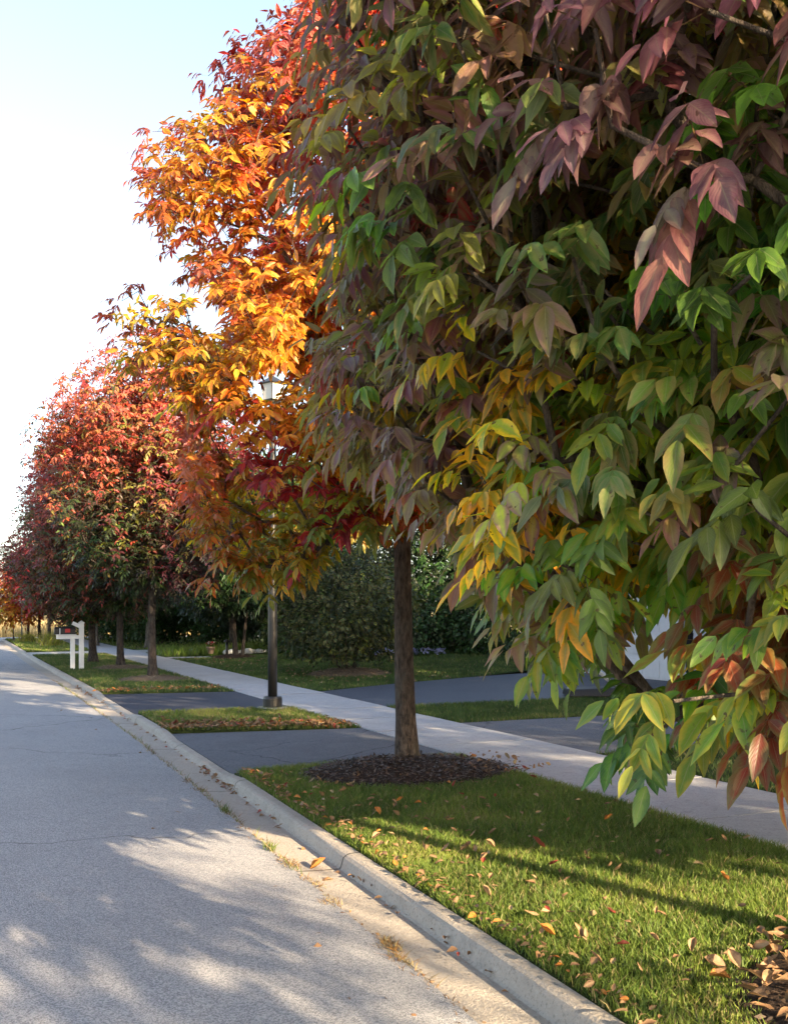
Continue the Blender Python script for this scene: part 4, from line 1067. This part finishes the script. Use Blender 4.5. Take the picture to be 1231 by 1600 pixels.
def mailbox():
    root = empty('mailbox', (3.0, 28.3, 0), 0, label='white two post mailbox stand with black box and red flag', cat='mailbox')
    MB().box((.10, 0, .61), (.125, .125, 1.30)).build('post', M['white_paint'], root, False, .008)
    MB().box((-.13, .02, .40), (.115, .115, .88)).build('post', M['white_paint'], root, False, .008)
    MB().add([(.165, -.06, .82), (.165, .06, .82), (-.50, .06, .82), (-.50, -.06, .82), (.165, -.06, .94), (.165, .06, .94), (-.52, .06, .94), (-.52, -.06, .94)],
             [(0, 3, 2, 1), (4, 5, 6, 7), (0, 1, 5, 4), (1, 2, 6, 5), (2, 3, 7, 6), (3, 0, 4, 7)])
    m = MB().box((-.2, 0, .89), (.70, .13, .10)); m.box((-.30, 0, .955), (.52, .22, .022)); m.build('arm', M['white_paint'], root, False, .006)
    cap = MB().ring([(.10, 0, 1.26, .105), (.10, 0, 1.285, .105), (.10, 0, 1.34, .01)], 4, True, math.pi / 4); cap.build('post_cap', M['white_paint'], root)
    b = MB(); V = []
    arc = [(-.095, 0), (-.095, .12)] + [(-.095 * math.cos(t), .12 + .085 * math.sin(t)) for t in np.linspace(.3, math.pi - .3, 7)] + [(.095, .12), (.095, 0)]
    for X in (-.60, -.06): V += [(X, p, .968 + q) for p, q in arc]
    k = len(arc); b.add(V, [(i, (i + 1) % k, k + (i + 1) % k, k + i) for i in range(k)] + [tuple(range(k - 1, -1, -1)), tuple(k + i for i in range(k))])
    bx = b.build('box', M['black_plastic'], root, False, .004)
    MB().box((-.606, 0, 1.06), (.01, .17, .16)).build('box_door', M['black_plastic'], bx)
    MB().box((-.47, -.099, 1.05), (.018, .006, .17)).build('trim_band', M['white_metal'], bx)
    MB().box((-.27, -.104, 1.07), (.13, .008, .10)).build('flag', M['red'], bx)
    MB().box((-.02, -.02, 1.22), (.26, .03, .10), 0, .45).build('name_board', M['white_paint'], root)


mailbox()

# thin sign post on the far corner, flower pot and dark garden post by the walk
r_ = empty('sign_post', (3.05, 55.0, 0), label='thin dark steel post at the far street corner', cat='post')
MB().box((0, 0, 1.2), (.06, .05, 2.5)).build('post', M['post_green'], r_)
MB().box((.0, .03, 2.25), (.30, .012, .45)).build('sign_panel', M['white_metal'], r_)


def pot():
    x, y = 8.16, 34.6
    root = empty('flower_pot', (x, y, .10), label='pale clay pot with red flowers at the edge of the front walk', cat='flower pot'); root.scale = (.72,) * 3
    MB().ring([(0, 0, 0, .13), (0, 0, .28, .19), (0, 0, .285, .215), (0, 0, .34, .22), (0, 0, .34, .18)], 18).build('pot', M['terracotta'], root, True)
    rng = np.random.default_rng(2); blades('foliage', rng.normal(0, .08, (140, 2)), .20, .012, (.06, .12, .02), (.1, .16, .03), rng, M['blade'], 1.0, 0, z=.33, parent=root)
    m = 60; B = np.column_stack([rng.normal(0, .10, (m, 2)), rng.uniform(.42, .58, m)]); d = unit(rng.normal(0, 1, (m, 3))); nr = unit(np.cross(d, rng.normal(0, 1, (m, 3)))); LV = Leaves(); L = rng.uniform(.05, .08, m)
    c = np.tile(np.array((.45, .03, .04)), (m, 1)); c[:14] = (.75, .72, .7); LV.add(B, d, nr, L, L * .5, np.zeros(m), np.zeros(m), 3, c, c); LV.build('blossom', M['leaf_dark'], root)
    g = empty('garden_light', (8.25, 33.2 - .55, .06), label='short dark garden light post in front of the clay pot', cat='garden light')
    MB().ring([(0, 0, -.05, .045), (0, 0, .50, .045)], 10).build('post', M['black'], g, True)
    MB().ring([(0, 0, .50, .10), (0, 0, .53, .11), (0, 0, .60, .03)], 12).build('cap', M['black'], g, True)
    m = MB(); rr = random.Random(3)
    s = empty('edging_stones', (8.9, 34.5, .1), label='row of pale white stones beside the clay pot', cat='stones')
    for k in range(9):
        q = MB(); w = rr.uniform(.12, .2); q.ring([(0, 0, -.03, w * .8), (0, 0, w * .3, w), (0, 0, w * .75, w * .75), (0, 0, w * .95, w * .3)], 8, True, rr.uniform(0, 1))
        o = q.build('stone', M['white_paint'], s, True); o.location = (k * .2 - .2, rr.uniform(-.05, .05), 0)


pot()


# ------------------------------------------------------------------ basketball hoop on the sealed driveway
def hoop():
    a = at(895, 1090, 18.4); x, y = float(a[0]), float(a[1])
    root = empty('basketball_hoop', (x, y, .035), -YAW, label='portable basketball hoop with black base and white pole on the driveway edge', cat='basketball hoop')
    V = [(-.15, -.36, 0), (.98, -.36, 0), (.98, .36, 0), (-.15, .36, 0), (-.12, -.30, .13), (.93, -.30, .17), (.93, .30, .17), (-.12, .30, .13)]
    MB().add(V, [(0, 3, 2, 1), (4, 5, 6, 7), (0, 1, 5, 4), (1, 2, 6, 5), (2, 3, 7, 6), (3, 0, 4, 7)]).build('base', M['black_plastic'], root, False, .03)
    MB().bar((-.06, 0, .1), (-.10, 0, 2.75), .042, 12).build('pole', M['white_metal'], root, True)
    for s in (-1, 1): MB().bar((.80, .24 * s, .15), (-.07, .03 * s, .95), .018, 8).build('strut', M['white_metal'], root, True)
    MB().bar((-.10, 0, 2.6), (-.62, 0, 3.0), .03, 8).bar((-.10, 0, 2.3), (-.62, 0, 2.75), .025, 8).build('bracket', M['white_metal'], root, True)
    MB().box((-.68, 0, 3.05), (.03, 1.2, .80)).build('backboard', M['white_metal'], root, False, .01)
    m = MB(); n = 18
    for k in range(n):
        p, q = [2 * math.pi * (k + j) / n for j in (0, 1)]
        m.bar((-.95 + .23 * math.cos(p), .23 * math.sin(p), 2.85), (-.95 + .23 * math.cos(q), .23 * math.sin(q), 2.85), .009, 6)
    rim = m.build('rim', M['red'], root, True); m = MB()
    for k in range(12):
        p = 2 * math.pi * k / 12
        for d in (-1, 1):
            q = p + d * math.pi / 6; m.bar((-.95 + .225 * math.cos(p), .225 * math.sin(p), 2.845), (-.95 + .15 * math.cos(q), .15 * math.sin(q), 2.6), .004, 4)
            m.bar((-.95 + .15 * math.cos(q), .15 * math.sin(q), 2.6), (-.95 + .12 * math.cos(p), .12 * math.sin(p), 2.42), .004, 4)
    m.build('net', M['white_metal'], rim)


hoop()


# ------------------------------------------------------------------ houses
def lap_wall(m, x0, y0, x1, y1, z0, z1, t=.02):
    """clapboard courses on a wall from (x0,y0) to (x1,y1); outside is to the right of that line"""
    dx, dy = x1 - x0, y1 - y0; L = math.hypot(dx, dy); nx, ny = dy / L, -dx / L; z = z0
    while z < z1 - .01:
        b = min(z + .16, z1); V = []
        for (px, py) in ((x0, y0), (x1, y1)):
            V += [(px, py, z), (px + nx * t, py + ny * t, z), (px + nx * .003, py + ny * .003, b), (px, py, b)]
        m.add(V, [(0, 1, 5, 4), (1, 2, 6, 5), (0, 3, 2, 1), (4, 5, 6, 7)]); z = b


def house(x, y, label, wall, gx, gy, gh, mx, my, mh, doors, windows):
    """garage wing gx deep, gy wide with its gable to the street, main block set back behind it"""
    root = empty('house', (x, y, 0), label=label, cat='house')
    m = MB(); m.box((gx / 2 + .02, gy / 2, gh / 2 - .1), (gx - .04, gy - .04, gh + .2)); m.box((mx[0] + mx[1] / 2, my[0] + my[1] / 2, mh / 2 - .1), (mx[1] - .04, my[1] - .04, mh + .2))
    lap_wall(m, 0.02, gy, 0.02, 0, 0, gh); lap_wall(m, 0, .02, gx, .02, 0, gh); lap_wall(m, mx[0] + .02, my[0] + my[1], mx[0] + .02, my[0], 0, mh); lap_wall(m, mx[0], my[0] + .02, mx[0] + mx[1], my[0] + .02, 0, mh)
    rise = gy * .32; m.add([(.02, .02, gh), (.02, gy - .02, gh), (.02, gy / 2, gh + rise), (.3, .02, gh), (.3, gy - .02, gh), (.3, gy / 2, gh + rise)], [(0, 2, 1), (3, 4, 5), (0, 3, 5, 2), (1, 2, 5, 4)])
    m.build('wall', wall, root)
    rf = MB(); o = .35
    def gable_x(x0, x1, y0, y1, z, ris, th=.12):
        ym = (y0 + y1) / 2; s = ris / (ym - y0)
        P = [(y0 - o, z - o * s), (ym, z + ris), (y1 + o, z - o * s)]
        V = [(X, p, q) for X in (x0, x1) for p, q in P] + [(X, p, q + th) for X in (x0, x1) for p, q in P]
        rf.add(V, [(6, 7, 10, 9), (7, 8, 11, 10), (0, 3, 4, 1), (1, 4, 5, 2), (0, 1, 7, 6), (1, 2, 8, 7), (3, 9, 10, 4), (4, 10, 11, 5), (0, 6, 9, 3), (2, 5, 11, 8)])
    def gable_y(x0, x1, y0, y1, z, ris, th=.12):
        xm = (x0 + x1) / 2; s = ris / (xm - x0); P = [(x0 - o, z - o * s), (xm, z + ris), (x1 + o, z - o * s)]
        V = [(p, Y, q) for Y in (y0, y1) for p, q in P] + [(p, Y, q + th) for Y in (y0, y1) for p, q in P]
        rf.add(V, [(6, 9, 10, 7), (7, 10, 11, 8), (0, 1, 4, 3), (1, 2, 5, 4), (0, 6, 7, 1), (1, 7, 8, 2), (3, 4, 10, 9), (4, 5, 11, 10), (0, 3, 9, 6), (2, 8, 11, 5)])
    gable_x(-.4, gx, 0, gy, gh + .02, rise); gable_y(mx[0], mx[0] + mx[1], my[0] - .35, my[0] + my[1] + .35, mh + .02, mx[1] * .3)
    m2 = MB(); X0, X1 = mx[0] + .02, mx[0] + mx[1] - .02
    for Y in (my[0] + .02, my[0] + my[1] - .32): m2.add([(X0, Y, mh), (X1, Y, mh), ((X0 + X1) / 2, Y, mh + mx[1] * .3), (X0, Y + .3, mh), (X1, Y + .3, mh), ((X0 + X1) / 2, Y + .3, mh + mx[1] * .3)], [(0, 1, 2), (3, 5, 4), (0, 3, 4, 1), (0, 2, 5, 3), (1, 4, 5, 2)])
    m2.build('gable', wall, root)
    roof = rf.build('roof', M['shingle'], root)
    MB().box((mx[0] + mx[1] * .62, my[0] + my[1] * .4, mh + mx[1] * .3 + .2), (.7, .9, 1.6)).build('chimney', M['siding_tan'], roof)
    for (y0, y1, h) in doors:
        p = MB(); p.box((-.012, (y0 + y1) / 2, h / 2), (.05, y1 - y0, h)); nC = max(2, round((y1 - y0) / .62)); w = (y1 - y0) / nC
        for r in range(4):
            for c in range(nC): p.box((-.042, y0 + w * (c + .5), h * (r + .5) / 4), (.02, w - .12, h / 4 - .13))
        d = p.build('garage_door', M['white_paint'], root, False, .008)
        f = MB(); f.box((-.03, y0 - .075, h / 2), (.10, .145, h)); f.box((-.03, y1 + .075, h / 2), (.10, .145, h)); f.box((-.03, (y0 + y1) / 2, h + .08), (.10, y1 - y0 + .30, .155)); f.build('door_frame', M['white_paint'], d)
    for (fx, fy, z, w, h, face) in windows:
        w_ = MB()
        if face == 'x':
            for (a, b, c, d) in ((0, -w / 2 - .04, .08, h + .16), (0, w / 2 + .04, .08, h + .16), (0, 0, .03, h)): w_.box((fx - .03, fy + b, z), (.09, c, d))
            for s in (-1, 1): w_.box((fx - .03, fy, z + s * (h / 2 + .04)), (.088, w, .08))
            w_.box((fx - .03, fy, z), (.088, w, .03)); f = w_.build('window', M['white_paint'], root); MB().box((fx - .008, fy, z), (.04, w, h)).build('pane', M['glass'], f)
        else:
            for b in (-w / 2 - .04, w / 2 + .04, 0): w_.box((fx + b, fy - .03, z), (.08 if b else .03, .09, h + .16 if b else h))
            for s in (-1, 1): w_.box((fx, fy - .03, z + s * (h / 2 + .04)), (w, .088, .08))
            f = w_.build('window', M['white_paint'], root); MB().box((fx, fy - .008, z), (w, .04, h)).build('pane', M['glass'], f)
    return root


hb = house(14.65, 15.0, 'white house with panelled garage door at the end of the dark driveway', M['siding'], 7, 7.0, 2.75, (2.6, 9.0), (7.0, 4.2), 5.3,
           [(2.55, 5.0, 2.15)], [(2.62, 8.6, 1.5, .9, 1.3, 'x'), (2.62, 8.6, 4.0, .9, 1.3, 'x'), (2.62, 10.2, 4.0, .9, 1.3, 'x'), (3, .02, 1.5, .9, 1.1, 'y')])
MB().box((-.03, 2.22, 1.0), (.10, .13, 1.5)).build('dark_gap', M['dark'], hb)  # dark box painted in for the shaded gap beside the garage door
house(15.2, -6.5, 'tan two storey house on the right beside the worn driveway', M['siding_tan'], 7, 6.6, 2.9, (1.8, 9.5), (6.6, 8.4), 5.6,
      [(.9, 5.7, 2.2)], [(1.82, 9, 1.5, 1.2, 1.4, 'x'), (1.82, 13, 1.5, 1.2, 1.4, 'x'), (1.82, 8.6, 4.2, 1.0, 1.3, 'x'), (1.82, 11, 4.2, 1.0, 1.3, 'x'), (1.82, 13.3, 4.2, 1.0, 1.3, 'x')])
